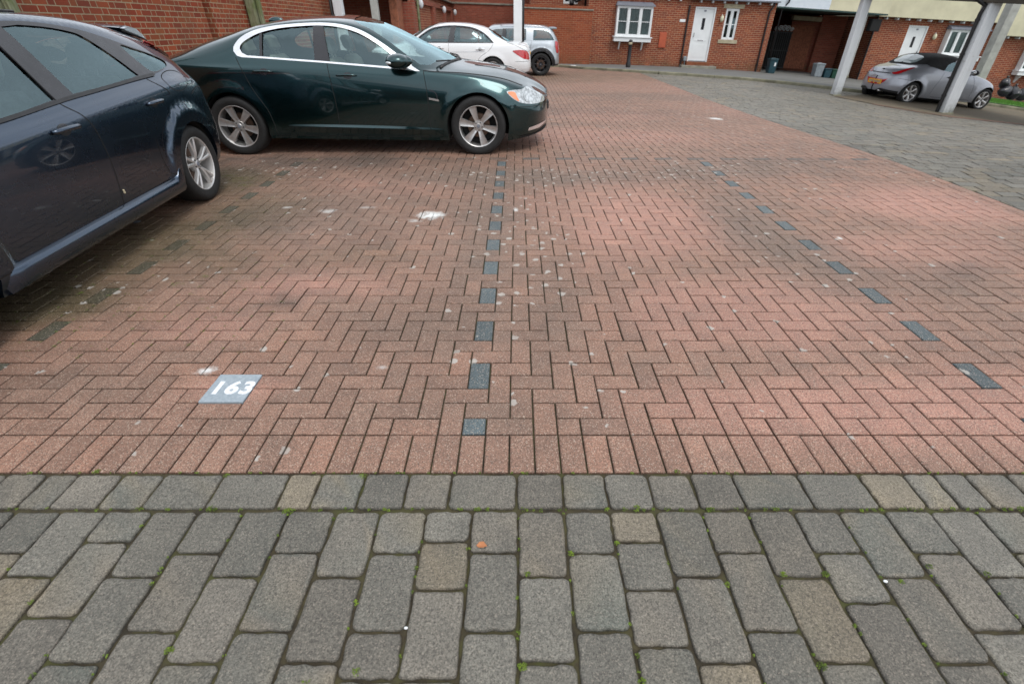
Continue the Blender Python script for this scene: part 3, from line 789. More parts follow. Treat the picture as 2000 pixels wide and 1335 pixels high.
def arch_poly(B, ax, az, R):
    """arch opening from sill to sill in (s,t), running below the sill"""
    p = []
    for k in range(25):
        a = math.radians(-14 + 208 * k / 24); x, z = ax + R * math.cos(a), az + R * math.sin(a); p.append((x, z))
    out = []
    zb0 = lambda x: float(pchip([q[0] for q in B.C['zb']], [q[1] for q in B.C['zb']], x))
    pts = [(x, z) for x, z in p if z > zb0(x) + .01]
    st = B.st(pts); out = [(st[0][0], -.15)] + [(a, max(b, 0)) for a, b in st] + [(st[-1][0], -.15)]
    return out, pts
def wheel(parent, x, y, r, width, rimr, style, mats, side, name='wheel'):
    """tyre mesh with a rim child; side +1 = outer face towards +y"""
    mb = MB(); hw = width / 2; sw = r - rimr
    prof = [(rimr - .004, -hw * .86), (rimr + .012, -hw * .93), (rimr + sw * .45, -hw * 1.02), (rimr + sw * .8, -hw * .96), (r - .012, -hw * .86), (r - .002, -hw * .70), (r, -hw * .3), (r, hw * .3), (r - .002, hw * .70), (r - .012, hw * .86), (rimr + sw * .8, hw * .96), (rimr + sw * .45, hw * 1.02), (rimr + .012, hw * .93), (rimr - .004, hw * .86)]
    mb.lathe(prof, axis='y', n=56)
    o = mb.build(name, M_['rubber'], parent, smooth=True); o.location = (x, y, r)
    if side < 0: o.rotation_euler = (0, 0, math.pi)
    mr_ = mats
    rb_ = MB(); f = hw * .80
    R = rimr
    rb_.lathe([(R + .003, f + .006), (R - .004, f + .009), (R - .012, f + .004), (R - .016, f - .018), (R - .022, -hw * .8)], axis='y', n=56)
    n, kind = style
    def spoke(a, w0, w1, r0, r1, y0, y1, th=.018, ridge=.004, skew=0.0):
        ca, sa = math.cos(a), math.sin(a)
        def P(rr, ww, yy, sk=0): return (rr * ca - (ww + sk) * sa, yy, rr * sa + (ww + sk) * ca)
        rr = [r0, r0 + (r1 - r0) * .3, r0 + (r1 - r0) * .75, r1]; ww = [w0, w0 + (w1 - w0) * .18, w0 + (w1 - w0) * .7, w1]; yy = [y0, y0 + (y1 - y0) * .5 + .004, y1 - .001, y1]
        V = []
        for i in range(4):
            k = skew * (rr[i] - r0) / (r1 - r0)
            V += [P(rr[i], -ww[i], yy[i] - th, k), P(rr[i], -ww[i] * .9, yy[i], k), P(rr[i], -ww[i] * .35, yy[i] + ridge, k), P(rr[i], ww[i] * .35, yy[i] + ridge, k), P(rr[i], ww[i] * .9, yy[i], k), P(rr[i], ww[i], yy[i] - th, k)]
        F = []
        for i in range(3):
            for j in range(5): F.append((i * 6 + j, (i + 1) * 6 + j, (i + 1) * 6 + j + 1, i * 6 + j + 1))
        rb_.add(V, F)
    R1 = R - .010
    a0 = {'six': .22, 'twin': .3, 'star': .4, 'thin': .1}[kind]
    for i in range(n):
        a = a0 + 2 * math.pi * i / n
        if kind == 'six': spoke(a, .024, .050, .045, R1, f - .026, f - .006, .03, -.007)
        elif kind == 'star': spoke(a, .022, .034, .045, R1, f - .020, f - .004, .03, .006)
        elif kind == 'twin':
            for q in (-1, 1): spoke(a, .012, .017, .04, R1, f - .022, f - .004, .026, .006, q * .040)
        else: spoke(a, .009, .012, .04, R1, f - .02, f - .004, .02, .003)
    rb_.lathe([(0, f - .018), (.026, f - .018), (.030, f - .022), (.058, f - .024), (.066, f - .034), (.066, f - .07)], axis='y', n=30)
    ro = rb_.build('rim', mats, o, smooth=True, angle=40)
    d = MB(); d.lathe([(0.0, f - .085), (.13, f - .085), (.135, f - .09), (.14, f - .1)], axis='y', n=40)
    d.build('brake_disc', M_['brake'], o, smooth=True, angle=40)
    d = MB(); d.lathe([(.14, f - .13), (R - .02, f - .13), (R - .02, -hw * .8)], axis='y', n=40); d.lathe([(0, f - .12), (R - .03, f - .12)], axis='y', n=30)
    for q in range(5):
        a = a0 + math.pi / 5 + 2 * math.pi * q / 5; c = (.045 * math.cos(a), f - .022, .045 * math.sin(a)); d.lathe([(0, .006), (.006, .006), (.007, -.004)], c=c, axis='y', n=8)
    d.build('wheel_hub', M_['dark'], o, smooth=True, angle=40)
    cp = MB(); cp.lathe([(0, f - .012), (.018, f - .013), (.021, f - .018)], axis='y', n=20); cp.build('hub_cap', M_['lead'], o, smooth=True, angle=40)
    return o
M_['brake'] = simple('rusty_brake_disc', (.17, .11, .08), .45, metal=.5, var=.3, scale=15)

def make_body(B, root, paintm, holes_side=(), holes_st=(), archR=.36, arches=(), name='body', fine=.06):
    """shell with real openings for glass and wheels"""
    H_ = [B.st(subdiv(h, .05)) for h in holes_side] + list(holes_st); AP = []
    for (ax, az, R) in arches:
        st, xz = arch_poly(B, ax, az, R); H_.append(st); AP.append((st, xz))
    top = 7.0
    rect = [(B.s0 + .0005, 0)] + [(B.s0 + (B.s1 - B.s0) * i / 90, 0) for i in range(1, 90)] + [(B.s1 - .0005, 0)] + [(B.s1 - .0005, 7 * i / 24) for i in range(1, 24)] + [(B.s1 - .0005, top)] + [(B.s0 + (B.s1 - B.s0) * i / 90, top) for i in range(89, 0, -1)] + [(B.s0 + .0005, top)] + [(B.s0 + .0005, 7 * i / 24) for i in range(23, 0, -1)]
    # drop bottom-edge points that fall in an arch
    body = B.skin(name, paintm, rect, root, holes=H_, step=fine)
    # arch returns and dark wheel housings
    for st, xz in AP:
        pts = [B.at(a, max(b, 0))[0] for a, b in st]
        for sd_ in (1, -1):
            n = len(pts); lip = MB(); dk = MB()
            r1 = [(p[0], p[1] * sd_, p[2]) for p in pts]; cx = sum(p[0] for p in pts) / n
            r2 = [(p[0] , (p[1] - .035) * sd_, p[2]) for p in pts]; r3 = [(p[0], .42 * sd_, p[2]) for p in pts]
            lip.add(r1 + r2, [(i, i + 1, n + i + 1, n + i) for i in range(n - 1)])
            dk.add(r2 + r3, [(i, i + 1, n + i + 1, n + i) for i in range(n - 1)])
            dk.add(r3, [tuple(range(n))])
            lip.build('arch_lip', paintm, root, smooth=True); dk.build('wheel_housing', M_['dark'], root)
    # floor pan
    u = MB(); xs = np.linspace(B.xr0 + .25, B.xf1 - .3, 14)
    for x0, x1 in zip(xs, xs[1:]):
        xm = (x0 + x1) / 2; near = any(abs(xm - a[0]) < a[2] + .12 for a in arches)
        zb = float(pchip([q[0] for q in B.C['zb']], [q[1] for q in B.C['zb']], xm)); yy = .48 if near else float(pchip([q[0] for q in B.C['ysl']], [q[1] for q in B.C['ysl']], xm)) - .03
        u.box((x0, -yy, zb + .005), (x1, yy, zb + .10))
    u.build('underbody', M_['dark'], root)
    return body

def car_interior(root, x0, x1, zf, rows, seatm, wheelside=1, dash=None, w=.62):
    for (sx, n) in rows:
        for sy in ((-.36, .36) if n == 2 else (-.4, 0, .4)):
            m = MB(); m.box((sx - .05, sy - .24, zf - .10), (sx + .42, sy + .24, zf + .05), .05)
            def tilt(x, y, z): return (x - (z - zf) * .30, y, z)
            m.box((sx - .10, sy - .23, zf), (sx + .04, sy + .23, zf + .52), .05, tilt)
            m.box((sx - .06, sy - .13, zf + .57), (sx + .03, sy + .13, zf + .74), .035, tilt)
            m.box((sx - .03, sy - .06, zf + .5), (sx - .01, sy - .04, zf + .60), 0, tilt); m.box((sx - .03, sy + .04, zf + .5), (sx - .01, sy + .06, zf + .60), 0, tilt)
            m.build('seat', seatm, root, smooth=True, angle=35)
    if dash:
        m = MB(); m.box((dash - .25, -w, zf + .05), (dash + .35, w, zf + .36), .06); m.build('dashboard', M_['black'], root, smooth=True, angle=35)
        m = MB(); c = Vector((dash - .33, .36 * wheelside, zf + .36))
        pts = [c + Vector((.06 * math.sin(a) * .9, .18 * math.cos(a), .17 * math.sin(a))) for a in [2 * math.pi * k / 24 for k in range(25)]]
        m.tube(pts, .014, 6); m.tube([c, c + Vector((.2, 0, -.08))], .03, 8); m.build('steering_wheel', M_['black'], root, smooth=True)
    m = MB(); m.box((x0, -w, zf - .28), (x1, w, zf - .12)); m.build('cabin_floor', M_['dark'], root)

def seam(B, root, side, pts, wd, mat=None, name='panel_gap', off=.0015):
    m = MB(); B.ribbon(m, pts, wd, off, sides=(side,)); return m.build(name, mat or M_['dark'], root)
def mirror(root, B, x, z, y, sx, mat, side=1, sig=True):
    m = MB(); 
    m.sphere((x, y * side, z), (.085 * sx, .125, .075), 20, 12); m.sphere((x + .02, (y - .03) * side, z - .005), (.10 * sx, .09, .068), 16, 10)
    o = m.build('door_mirror', mat, root, smooth=True)
    f = MB(); f.tube([(x + .02, (y - .08) * side, z - .03), (x + .06, (y - .2) * side, z - .05)], [.035, .045], 10); f.build('mirror_arm', M_['black'], o, smooth=True)
    g = MB(); g.sphere((x - .055, y * side, z), (.045, .10, .055), 14, 8); g.build('mirror_glass', M_['chrome'], o, smooth=True)
    return o
def handle(B, root, x0, x1, z, mat, sides=(1, -1), r=.011, cup=True):
    for sd_ in sides:
        xm = (x0 + x1) / 2; u, v = B.inv(xm, z); n = B.at(u, v)[1]
        m = MB(); pts = []
        for k in range(9):
            t = k / 8; x = x0 + (x1 - x0) * t; a, b = B.inv(x, z + .004 * math.sin(math.pi * t)); off = .006 + .022 * math.sin(math.pi * min(1, max(0, t)))**.5
            pts.append(B.lift(a, b, off, sd_))
        m.tube(pts, [r * .8] + [r] * 7 + [r * .8], 8); h = m.build('door_handle', mat, root, smooth=True)
        if cup:
            a = [(xm + .012 + .052 * math.cos(q), z + .034 * math.sin(q)) for q in [2 * math.pi * k / 20 for k in range(20)]]
            B.skin('handle_recess', M_['black_gloss'], B.st(a), h, off=.0012, sides=(sd_,), step=.03)

# ---- dark green saloon -------------------------------------------------
def green_saloon():
    r = empty('saloon_car', (-3.386, 7.235, terr(-2, 7.0)), (0, 0, 0), label='dark green four door saloon with chrome window surround parked side on', cat='car')
    C = dict(
        zt=[(-1.13, .93), (-1.06, 1.00), (-.9, 1.055), (-.65, 1.125), (-.24, 1.255), (.15, 1.355), (.5, 1.415), (.85, 1.45), (1.25, 1.462), (1.55, 1.435), (1.85, 1.345), (2.15, 1.215), (2.45, 1.075), (2.62, .992), (2.80, .960), (3.1, .925), (3.35, .875), (3.6, .79), (3.75, .70), (3.83, .60)],
        zs=[(-1.13, .86), (-.9, .965), (-.6, 1.02), (.16, 1.055), (.5, 1.045), (1.2, 1.0), (1.9, .945), (2.3, .915), (2.7, .885), (3.1, .83), (3.45, .745), (3.7, .64), (3.83, .54)],
        zr=[(-1.13, .90), (-.9, 1.0), (-.6, 1.075), (-.3, 1.15), (0, 1.215), (.25, 1.285), (.4, 1.33), (.6, 1.368), (.86, 1.392), (1.14, 1.402), (1.4, 1.387), (1.6, 1.335), (1.81, 1.238), (2.0, 1.120), (2.2, .985), (2.4, .935), (2.8, .91), (3.2, .855), (3.5, .775), (3.83, .57)],
        yr=[(-1.13, .60), (-.8, .66), (-.3, .70), (.16, .715), (.5, .68), (1.14, .645), (1.6, .665), (2.0, .735), (2.3, .80), (2.6, .77), (3.1, .66), (3.5, .55), (3.83, .40)],
        ys=[(-1.13, .78), (-.6, .845), (.2, .865), (1.2, .865), (2.3, .865), (2.8, .855), (3.3, .80), (3.83, .70)],
        yc=[(-1.13, .82), (-.6, .895), (.2, .915), (1.2, .905), (2.3, .90), (2.8, .895), (3.3, .86), (3.83, .78)],
        w=[(-1.13, .86), (-.5, .925), (.4, .935), (1.2, .928), (2.4, .928), (3.0, .925), (3.83, .86)],
        ysl=[(-1.13, .80), (-.4, .86), (.4, .89), (2.4, .89), (2.9, .88), (3.83, .80)],
        zb=[(-1.13, .30), (-.6, .24), (.4, .20), (2.5, .175), (3.3, .17), (3.83, .24)],
        zm=[(-1.13, .60), (0, .60), (1.2, .58), (2.4, .58), (3.2, .56), (3.83, .42)],
        kf=[(.15, .90), (.25, 1.0), (.45, 1.0), (.60, .985), (.8, .94), (1.0, .9)], kr=[(.2, .92), (.45, 1.0), (.7, 1.0), (1.0, .97)])
    AR = [(2.915, .335, .375), (0.0, .335, .375)]
    B = Body(C, -1.13, -.60, 3.18, 3.80, pr=3.2, pf=2.5, arches=[(2.915, .335, .39, .50, .016), (0, .335, .39, .52, .018)])
    out = smooth_poly([(.158, 1.115), (.168, 1.170), (.251, 1.250), (.403, 1.314), (.60, 1.352), (.856, 1.374), (1.142, 1.384), (1.399, 1.366), (1.607, 1.311), (1.81, 1.208), (2.012, 1.078), (2.14, .985)], False) + [(2.262, .917), (1.86, .951), (1.168, 1.003), (.503, 1.046), (.25, 1.058)] + [(.195, 1.072)]
    inn = smooth_poly([(.232, 1.140), (.245, 1.175), (.300, 1.217), (.45, 1.283), (.662, 1.328), (.9, 1.350), (1.16, 1.358), (1.386, 1.338), (1.594, 1.280), (1.80, 1.172), (1.97, 1.058), (2.07, .982)], False) + [(2.11, .952), (1.88, .967), (1.168, 1.020), (.503, 1.063), (.31, 1.075)] + [(.255, 1.1)]
    # windscreen and rear window in (s,t)
    def band(xs, ts, t_top=7.0):
        return [(x, t) for x, t in zip(xs, ts)]
    ws = subdiv([(2.62, 7.0), (2.60, 6.6), (2.52, 6.0), (2.36, 5.32), (2.25, 5.14)], .08, False) + subdiv([(2.02, 5.16), (1.80, 5.2), (1.58, 5.3), (1.50, 5.5), (1.46, 6.2), (1.44, 7.0)], .08, False)
    rw = subdiv([(.48, 7.0), (.46, 6.2), (.38, 5.6), (.26, 5.42), (.05, 5.3), (-.25, 5.22), (-.45, 5.3), (-.56, 5.9), (-.62, 7.0)], .08, False)
    make_body(B, r, M_['paint_green'], [inn], [ws, rw], arches=AR, fine=.034)
    B.skin('windscreen', M_['screen_glass'], ws, r, off=-.006)
    B.skin('rear_window', M_['screen_glass'], rw, r, off=-.006)
    for sd_ in (1, -1):
        front = [p for p in inn]
        fr = [p for p in inn if True]
        B.skin('side_window', M_['car_glass'], B.st(subdiv(offset_poly(inn, -.006), .06)), r, off=-.010, sides=(sd_,))
        B.skin('window_surround', M_['chrome'], B.st(subdiv(out, .04)), r, off=.004, holes=[B.st(subdiv(inn, .04))], sides=(sd_,), step=.03)
        B.skin('door_pillar', M_['black_gloss'], B.st(subdiv([(1.070, 1.361), (1.068, 1.023), (1.240, 1.012), (1.185, 1.362)], .06)), r, off=.002, sides=(sd_,))
        B.skin('window_divider', M_['black_gloss'], B.st(subdiv([(.462, 1.290), (.452, 1.064), (.482, 1.062), (.495, 1.298)], .06)), r, off=.002, sides=(sd_,))
        B.skin('headlight', M_['clear_lens'], B.st(subdiv(smooth_poly([(3.262, .705), (3.34, .722), (3.43, .722), (3.50, .738), (3.57, .70), (3.66, .655), (3.725, .60), (3.73, .565), (3.60, .560), (3.46, .580), (3.36, .62)]), .03)), r, off=.004, sides=(sd_,), step=.03)
        B.skin('indicator_lens', M_['amber_lens'], B.st(subdiv(smooth_poly([(3.275, .698), (3.33, .706), (3.365, .69), (3.385, .65), (3.41, .61), (3.385, .612), (3.335, .645)]), .03)), r, off=.006, sides=(sd_,), step=.03)
        B.skin('fog_lamp_trim', M_['chrome'], B.st(subdiv([(3.52, .265), (3.66, .275), (3.755, .32), (3.75, .335), (3.65, .318), (3.53, .300)], .03)), r, off=.006, sides=(sd_,), step=.03)
        B.skin('tail_light', M_['red_lens'], B.st(subdiv(smooth_poly([(-.80, .93), (-1.08, .90), (-1.11, .74), (-.98, .76), (-.86, .84)]), .04)), r, off=.004, sides=(sd_,), step=.04)
        B.skin('bumper_grille', M_['dark'], B.st(subdiv([(3.40, .21), (3.62, .225), (3.76, .285), (3.77, .255), (3.68, .20), (3.5, .185)], .03)), r, off=.004, sides=(sd_,), step=.03)
        B.skin('wing_badge', M_['chrome'], B.st([(2.348, .632), (2.462, .612), (2.462, .634), (2.348, .654)]), r, off=.006, sides=(sd_,), step=.03)
    B.skin('headlight_bulge', M_['clear_lens'], B.st(smooth_poly([(3.50, .715), (3.56, .695), (3.59, .64), (3.55, .59), (3.49, .60), (3.46, .66)])), r, off=.009, step=.02, sides=(-1,))
    seam(B, r, -1, smooth_poly([(.175, 1.060), (.24, .92), (.305, .74), (.385, .60), (.43, .50), (.455, .36), (.46, .24)], False), .007)
    seam(B, r, -1, smooth_poly([(1.203, 1.003), (1.222, .85), (1.240, .65), (1.245, .48), (1.235, .36), (1.225, .24)], False), .007)
    seam(B, r, -1, smooth_poly([(2.300, .925), (2.322, .78), (2.335, .60), (2.338, .45), (2.332, .30), (2.325, .22)], False), .007)
    seam(B, r, -1, [(.47, .235), (2.33, .215)], .006)
    seam(B, r, -1, smooth_poly([(3.30, .565), (3.42, .545), (3.60, .535), (3.77, .53)], False), .006)
    seam(B, r, -1, smooth_poly([(2.30, .925), (2.42, .915), (2.8, .893), (3.2, .835), (3.45, .755)], False), .006)
    seam(B, r, -1, [(-.55, .62), (-.9, .60), (-1.12, .60)], .006)
    # side vent crease and lower sill strip
    seam(B, r, -1, smooth_poly([(2.35, .73), (2.41, .715), (2.44, .68), (2.445, .63)], False), .012, M_['black_gloss'], 'side_vent', .003)
    for sd_ in (1, -1):
        m = MB(); P = []
        for x in np.linspace(.62, 2.50, 24):
            t = (x - .62) / 1.88; h = .022 * math.sin(math.pi * min(1, t * 1.02))**.35 if 0 < t < .98 else .002; z = .352 - .045 * t
            a = B.lift(*B.inv(x, z + h), .001, sd_); b = B.lift(*B.inv(x, z), .030 if 0 < t < .98 else .002, sd_); c = B.lift(*B.inv(x, z - .075), .001, sd_); P += [a, b, c]
        m.add(P, [(3 * i + j, 3 * i + j + 1, 3 * i + j + 4, 3 * i + j + 3) for i in range(23) for j in (0, 1)])
        m.build('sill', M_['paint_green'], r, smooth=True, angle=30)
    handle(B, r, .352, .580, .918, M_['paint_green']); handle(B, r, 1.300, 1.530, .878, M_['paint_green'])
    for sd_ in (1, -1):
        mo = mirror(r, B, 2.04, 1.030, 1.0, 1.55, M_['paint_green'], sd_)
        q = MB(); q.sphere((2.0 - .03, (1.075) * sd_, 1.018), (.045, .05, .02), 12, 8); q.build('mirror_indicator', M_['clear_lens'], mo, smooth=True)
        for x, rr in ((0, .335), (2.915, .335)): wheel(r, x, .815 * sd_, rr, .235, .236, (6, 'six'), M_['alloy'], sd_)
    # bonnet creases, grille, plate, wipers, shark fin
    m = MB()
    for sd_ in (1, -1):
        m.tube([B.lift(*B.inv(x, y, 'top'), .002, sd_) for x, y in ((2.86, .32), (3.1, .315), (3.3, .30), (3.5, .27))], .004, 6)
        m.tube([(2.60, .35 * sd_, .992), (2.56, .50 * sd_, 1.005), (2.44, .70 * sd_, 1.01)], .009, 6); m.tube([(2.61, .3 * sd_, .985), (2.66, .0, .985)], .008, 6)
    m.build('wiper', M_['black'], r, smooth=True)
    cw = MB()
    cw.tube([B.lift(*B.inv(2.62 - .12 * (y / .7)**2, y, 'top'), .002, s_) for s_ in (1,) for y in (0, .2, .4, .6, .74)], .018, 6)
    cw.tube([B.lift(*B.inv(2.62 - .12 * (y / .7)**2, y, 'top'), .002, -1) for y in (0, .2, .4, .6, .74)], .018, 6); cw.build('cowl', M_['black'], r, smooth=True)
    m = MB(); m.sphere((.38, 0, 1.395), (.10, .03, .045), 12, 8); m.build('roof_aerial', M_['paint_green'], r, smooth=True)
    g = MB(); g.box((3.70, -.30, .42), (3.80, .30, .56), .03); g.build('grille', M_['black'], r, smooth=True, angle=35)
    car_interior(r, -.4, 2.5, .50, [(1.32, 2), (.32, 2)], M_['seat_cream'], wheelside=-1, dash=2.15, w=.66)
    return r
green_saloon()

def seams(B, r, side, *lines):
    for pts in lines: seam(B, r, side, pts, .007)

# ---- dark blue-grey hatchback (nose towards the camera, seen along its left flank) ----
def blue_hatch():
    r = empty('hatchback_car', (-3.7586, 4.471, 0), (0, 0, math.radians(-85.8)), label='dark blue grey five door hatchback cut off by the left edge of the photo', cat='car')
    C = dict(
        zt=[(-.83, .86), (-.80, .98), (-.74, 1.08), (-.62, 1.20), (-.50, 1.315), (-.40, 1.375), (-.1, 1.425), (.3, 1.455), (1.0, 1.482), (1.5, 1.475), (1.8, 1.40), (2.1, 1.27), (2.4, 1.12), (2.62, 1.01), (2.8, .975), (3.1, .90), (3.35, .80), (3.5, .64)],
        zs=[(-.83, .82), (-.6, .985), (-.3, 1.045), (0, 1.045), (.4, 1.030), (1.2, .985), (1.74, .952), (2.3, .925), (2.8, .88), (3.2, .78), (3.5, .58)],
        zr=[(-.83, .85), (-.72, 1.06), (-.62, 1.13), (-.46, 1.20), (-.26, 1.255), (.03, 1.322), (.28, 1.375), (.57, 1.414), (1.07, 1.440), (1.4, 1.428), (1.6, 1.375), (1.8, 1.27), (2.05, 1.11), (2.3, .985), (2.8, .91), (3.2, .81), (3.5, .6)],
        yr=[(-.83, .50), (-.62, .58), (-.3, .615), (.3, .625), (1.07, .625), (1.6, .655), (2.0, .74), (2.3, .80), (2.8, .70), (3.5, .45)],
        ys=[(-.83, .72), (-.4, .785), (0, .815), (1.2, .826), (2.3, .83), (2.9, .82), (3.5, .68)],
        yc=[(-.83, .79), (-.4, .865), (0, .892), (1.2, .893), (2.3, .89), (2.9, .87), (3.5, .75)],
        w=[(-.83, .83), (-.3, .895), (.4, .905), (1.2, .903), (2.4, .905), (3.0, .90), (3.5, .80)],
        ysl=[(-.83, .78), (-.3, .84), (.5, .855), (2.3, .855), (3, .85), (3.5, .75)],
        zb=[(-.83, .30), (-.45, .27), (.35, .215), (2.3, .20), (3.0, .18), (3.5, .22)],
        zm=[(-.83, .50), (0, .66), (1.2, .62), (2.3, .60), (3.5, .4)],
        kr=[(.2, .93), (.42, 1.0), (.66, .985), (.85, .93), (1.05, .88), (1.3, .86)], kf=[(.2, .95), (.5, 1), (.7, .97), (1, .92)])
    AR = [(0, .32, .352), (2.64, .32, .352)]
    B = Body(C, -.83, -.36, 2.95, 3.48, pr=3.6, pf=2.6, arches=[(0, .32, .455, .50, .026), (2.64, .32, .455, .50, .026)])
    dlo = subdiv([(2.16, .950), (1.74, .956), (1.19, .992), (.88, 1.008), (.39, 1.030), (.209, 1.031)], .1, False) + smooth_poly([(.06, 1.045), (-.10, 1.062), (-.20, 1.083), (-.262, 1.112), (-.240, 1.140), (-.17, 1.160), (.012, 1.212), (.18, 1.258), (.336, 1.302), (.535, 1.352), (.816, 1.393), (1.057, 1.408), (1.30, 1.402), (1.50, 1.358), (1.72, 1.262), (1.95, 1.118), (2.12, .99)], False)
    g1 = smooth_poly([(1.240, 1.006), (1.285, 1.17), (1.355, 1.376)], False, 3) + smooth_poly([(1.50, 1.330), (1.70, 1.238), (1.92, 1.095), (2.05, .985)], False, 4) + [(2.0, .966), (1.62, .972)]
    g2_ = [(1.060, 1.016), (1.185, 1.381)] + smooth_poly([(1.05, 1.388), (.85, 1.374), (.66, 1.346), (.57, 1.316), (.47, 1.242), (.37, 1.150), (.285, 1.052)], False, 4) + [(.58, 1.030)]
    g3 = smooth_poly([(.215, 1.245), (.05, 1.212), (-.11, 1.170), (-.235, 1.118), (-.21, 1.080), (-.04, 1.062), (.075, 1.060), (.135, 1.105)])
    ws = subdiv([(2.64, 7.0), (2.60, 6.3), (2.44, 5.5), (2.30, 5.16)], .08, False) + subdiv([(2.05, 5.15), (1.80, 5.2), (1.60, 5.3), (1.52, 5.7), (1.50, 7.0)], .08, False)
    rw = subdiv([(-.52, 7.0), (-.515, 6.2), (-.53, 5.5), (-.60, 5.25), (-.72, 5.15), (-.775, 5.5), (-.80, 7.0)], .05, False)
    make_body(B, r, M_['paint_blue'], [g1, g2_, g3], [ws, rw], arches=AR, fine=.034)
    B.skin('windscreen', M_['screen_glass'], ws, r, off=-.006); B.skin('rear_window', M_['screen_glass'], rw, r, off=-.006)
    for sd_ in (1, -1):
        for g in (g1, g2_, g3): B.skin('side_window', M_['car_glass'], B.st(subdiv(offset_poly(g, -.006), .06)), r, off=-.006, sides=(sd_,))
        B.skin('window_surround', M_['black_gloss'], B.st(subdiv(dlo, .05)), r, off=.0025, holes=[B.st(subdiv(g, .05)) for g in (g1, g2_, g3)], sides=(sd_,), step=.04)
        B.skin('tail_light', M_['red_lens'], B.st(subdiv(smooth_poly([(-.235, 1.262), (-.45, 1.203), (-.62, 1.128), (-.735, 1.052), (-.70, 1.045), (-.58, 1.105), (-.40, 1.178)]), .03)), r, off=.020, sides=(sd_,), step=.03)
    seam(B, r, 1, smooth_poly([(2.14, .952), (1.74, .957), (1.19, .994), (.88, 1.009), (.39, 1.031), (.10, 1.040)], False), .020, M_['black'], 'window_seal', .008)
    seam(B, r, 1, smooth_poly([(1.348, 1.395), (1.29, 1.20), (1.229, .995)], False), .008, None, 'panel_gap', .005)
    seams(B, r, 1, smooth_poly([(1.225, .985), (1.165, .905), (1.128, .83), (1.118, .72), (1.124, .55), (1.150, .38), (1.165, .29)], False),
          smooth_poly([(.235, 1.022), (.185, .975), (.13, .935), (.10, .90)], False), smooth_poly([(.54, .64), (.545, .50), (.50, .38), (.455, .345)], False),
          smooth_poly([(2.30, .93), (2.36, .75), (2.36, .5), (2.31, .30)], False), [(.50, .325), (1.2, .315), (2.3, .305)],
          smooth_poly([(-.245, .86), (-.40, .90), (-.55, .88), (-.68, .845)], False), smooth_poly([(-.60, .90), (-.66, 1.00), (-.70, 1.05)], False))
    B.skin('fuel_flap', M_['paint_blue'], B.st(smooth_poly([(.045, 1.00), (-.05, 1.035), (-.18, 1.04), (-.27, 1.02), (-.25, .955), (-.14, .915), (.0, .935)])), r, off=.004, sides=(-1,), step=.03)
    seam(B, r, 1, smooth_poly([(.06, 1.0), (-.02, 1.035), (-.16, 1.048), (-.28, 1.03), (-.31, .985), (-.22, .925), (-.06, .905), (.05, .94)], True) + [(.06, 1.0)], .005)
    # arch flares: ridge line round the rear arch
    seam(B, r, 1, smooth_poly([(.47, .40), (.475, .58), (.40, .68), (.26, .765), (.05, .808), (-.12, .806), (-.26, .76), (-.37, .67), (-.44, .52), (-.46, .38)], False), .005, M_['black_gloss'], 'arch_crease', .0012)
    # deep sill with a rounded top that catches the sky
    for sd_ in (1, -1):
        m = MB(); P = []; K = 7
        xs = list(np.linspace(.405, .50, 7)) + list(np.linspace(.56, 2.27, 22))
        for x in xs:
            lift = .075 * (1 - sm(.405, .50, x)); e = 1 if x < 2.2 else .5
            top = .322 + lift; base = .862
            for (dy, z) in ((0.015, top + .006), (.046 * e, top - .003), (.060 * e, top - .014), (.066 * e, top - .034 - lift * .6), (.064 * e, .235), (.045, .205), (-.03, .19)): P.append((x, (base + dy) * sd_, z))
        n = len(xs); F = [(K * i + j, K * i + j + 1, K * (i + 1) + j + 1, K * (i + 1) + j) for i in range(n - 1) for j in range(K - 1)] + [tuple(range(K)), tuple(K * (n - 1) + j for j in reversed(range(K)))]
        m.add(P, F); m.build('sill', M_['paint_blue'], r, smooth=True, angle=38)
    handle(B, r, 1.245, 1.480, .858, M_['paint_blue'], r=.015); handle(B, r, .255, .470, .872, M_['paint_blue'], r=.015)
    m = MB(); pf = [(-.22, 1.352), (-.31, 1.366), (-.41, 1.345), (-.475, 1.300), (-.500, 1.268), (-.490, 1.256), (-.40, 1.290), (-.24, 1.330)]; ys_ = np.linspace(-.50, .50, 15); n = len(pf)
    P = [(x - .03 * (1 - (y / .5)**2), y, z + .022 * (1 - (y / .5)**2)) for y in ys_ for x, z in pf]
    m.add(P, [(i * n + k, i * n + (k + 1) % n, (i + 1) * n + (k + 1) % n, (i + 1) * n + k) for i in range(14) for k in range(n)] + [tuple(range(n)), tuple(14 * n + k for k in reversed(range(n)))])
    m.build('roof_spoiler', M_['paint_blue'], r, smooth=True, angle=35)
    for sd_ in (1, -1):
        m = MB(); q = [(-.23, 1.350), (-.31, 1.364), (-.41, 1.343), (-.475, 1.298), (-.497, 1.268), (-.40, 1.300), (-.26, 1.336)]; P = [(x, .502 * sd_, z) for x, z in q] + [(x, .530 * sd_, z - .004) for x, z in q]
        m.add(P, [tuple(range(7)), tuple(range(13, 6, -1))] + [(k, (k + 1) % 7, 7 + (k + 1) % 7, 7 + k) for k in range(7)]); m.build('spoiler_end_glint', M_['paint_silver'], r, smooth=True, angle=40)  # pale cap paints in the sky's reflection on the spoiler end
    m = MB(); m.tube([(x, .535, z) for x, z in ((-.20, 1.332), (-.32, 1.302), (-.42, 1.278), (-.49, 1.252))], .008, 6); m.build('spoiler_gap', M_['dark'], r, smooth=True)
    m = MB(); m.tube([B.lift(*B.inv(x, z), .006, 1) for x, z in ((-.30, 1.248), (-.42, 1.215), (-.54, 1.17), (-.64, 1.118), (-.72, 1.06))], [.006, .016, .018, .018, .008], 8); m.build('tail_light_rim', M_['red_lens'], r, smooth=True)
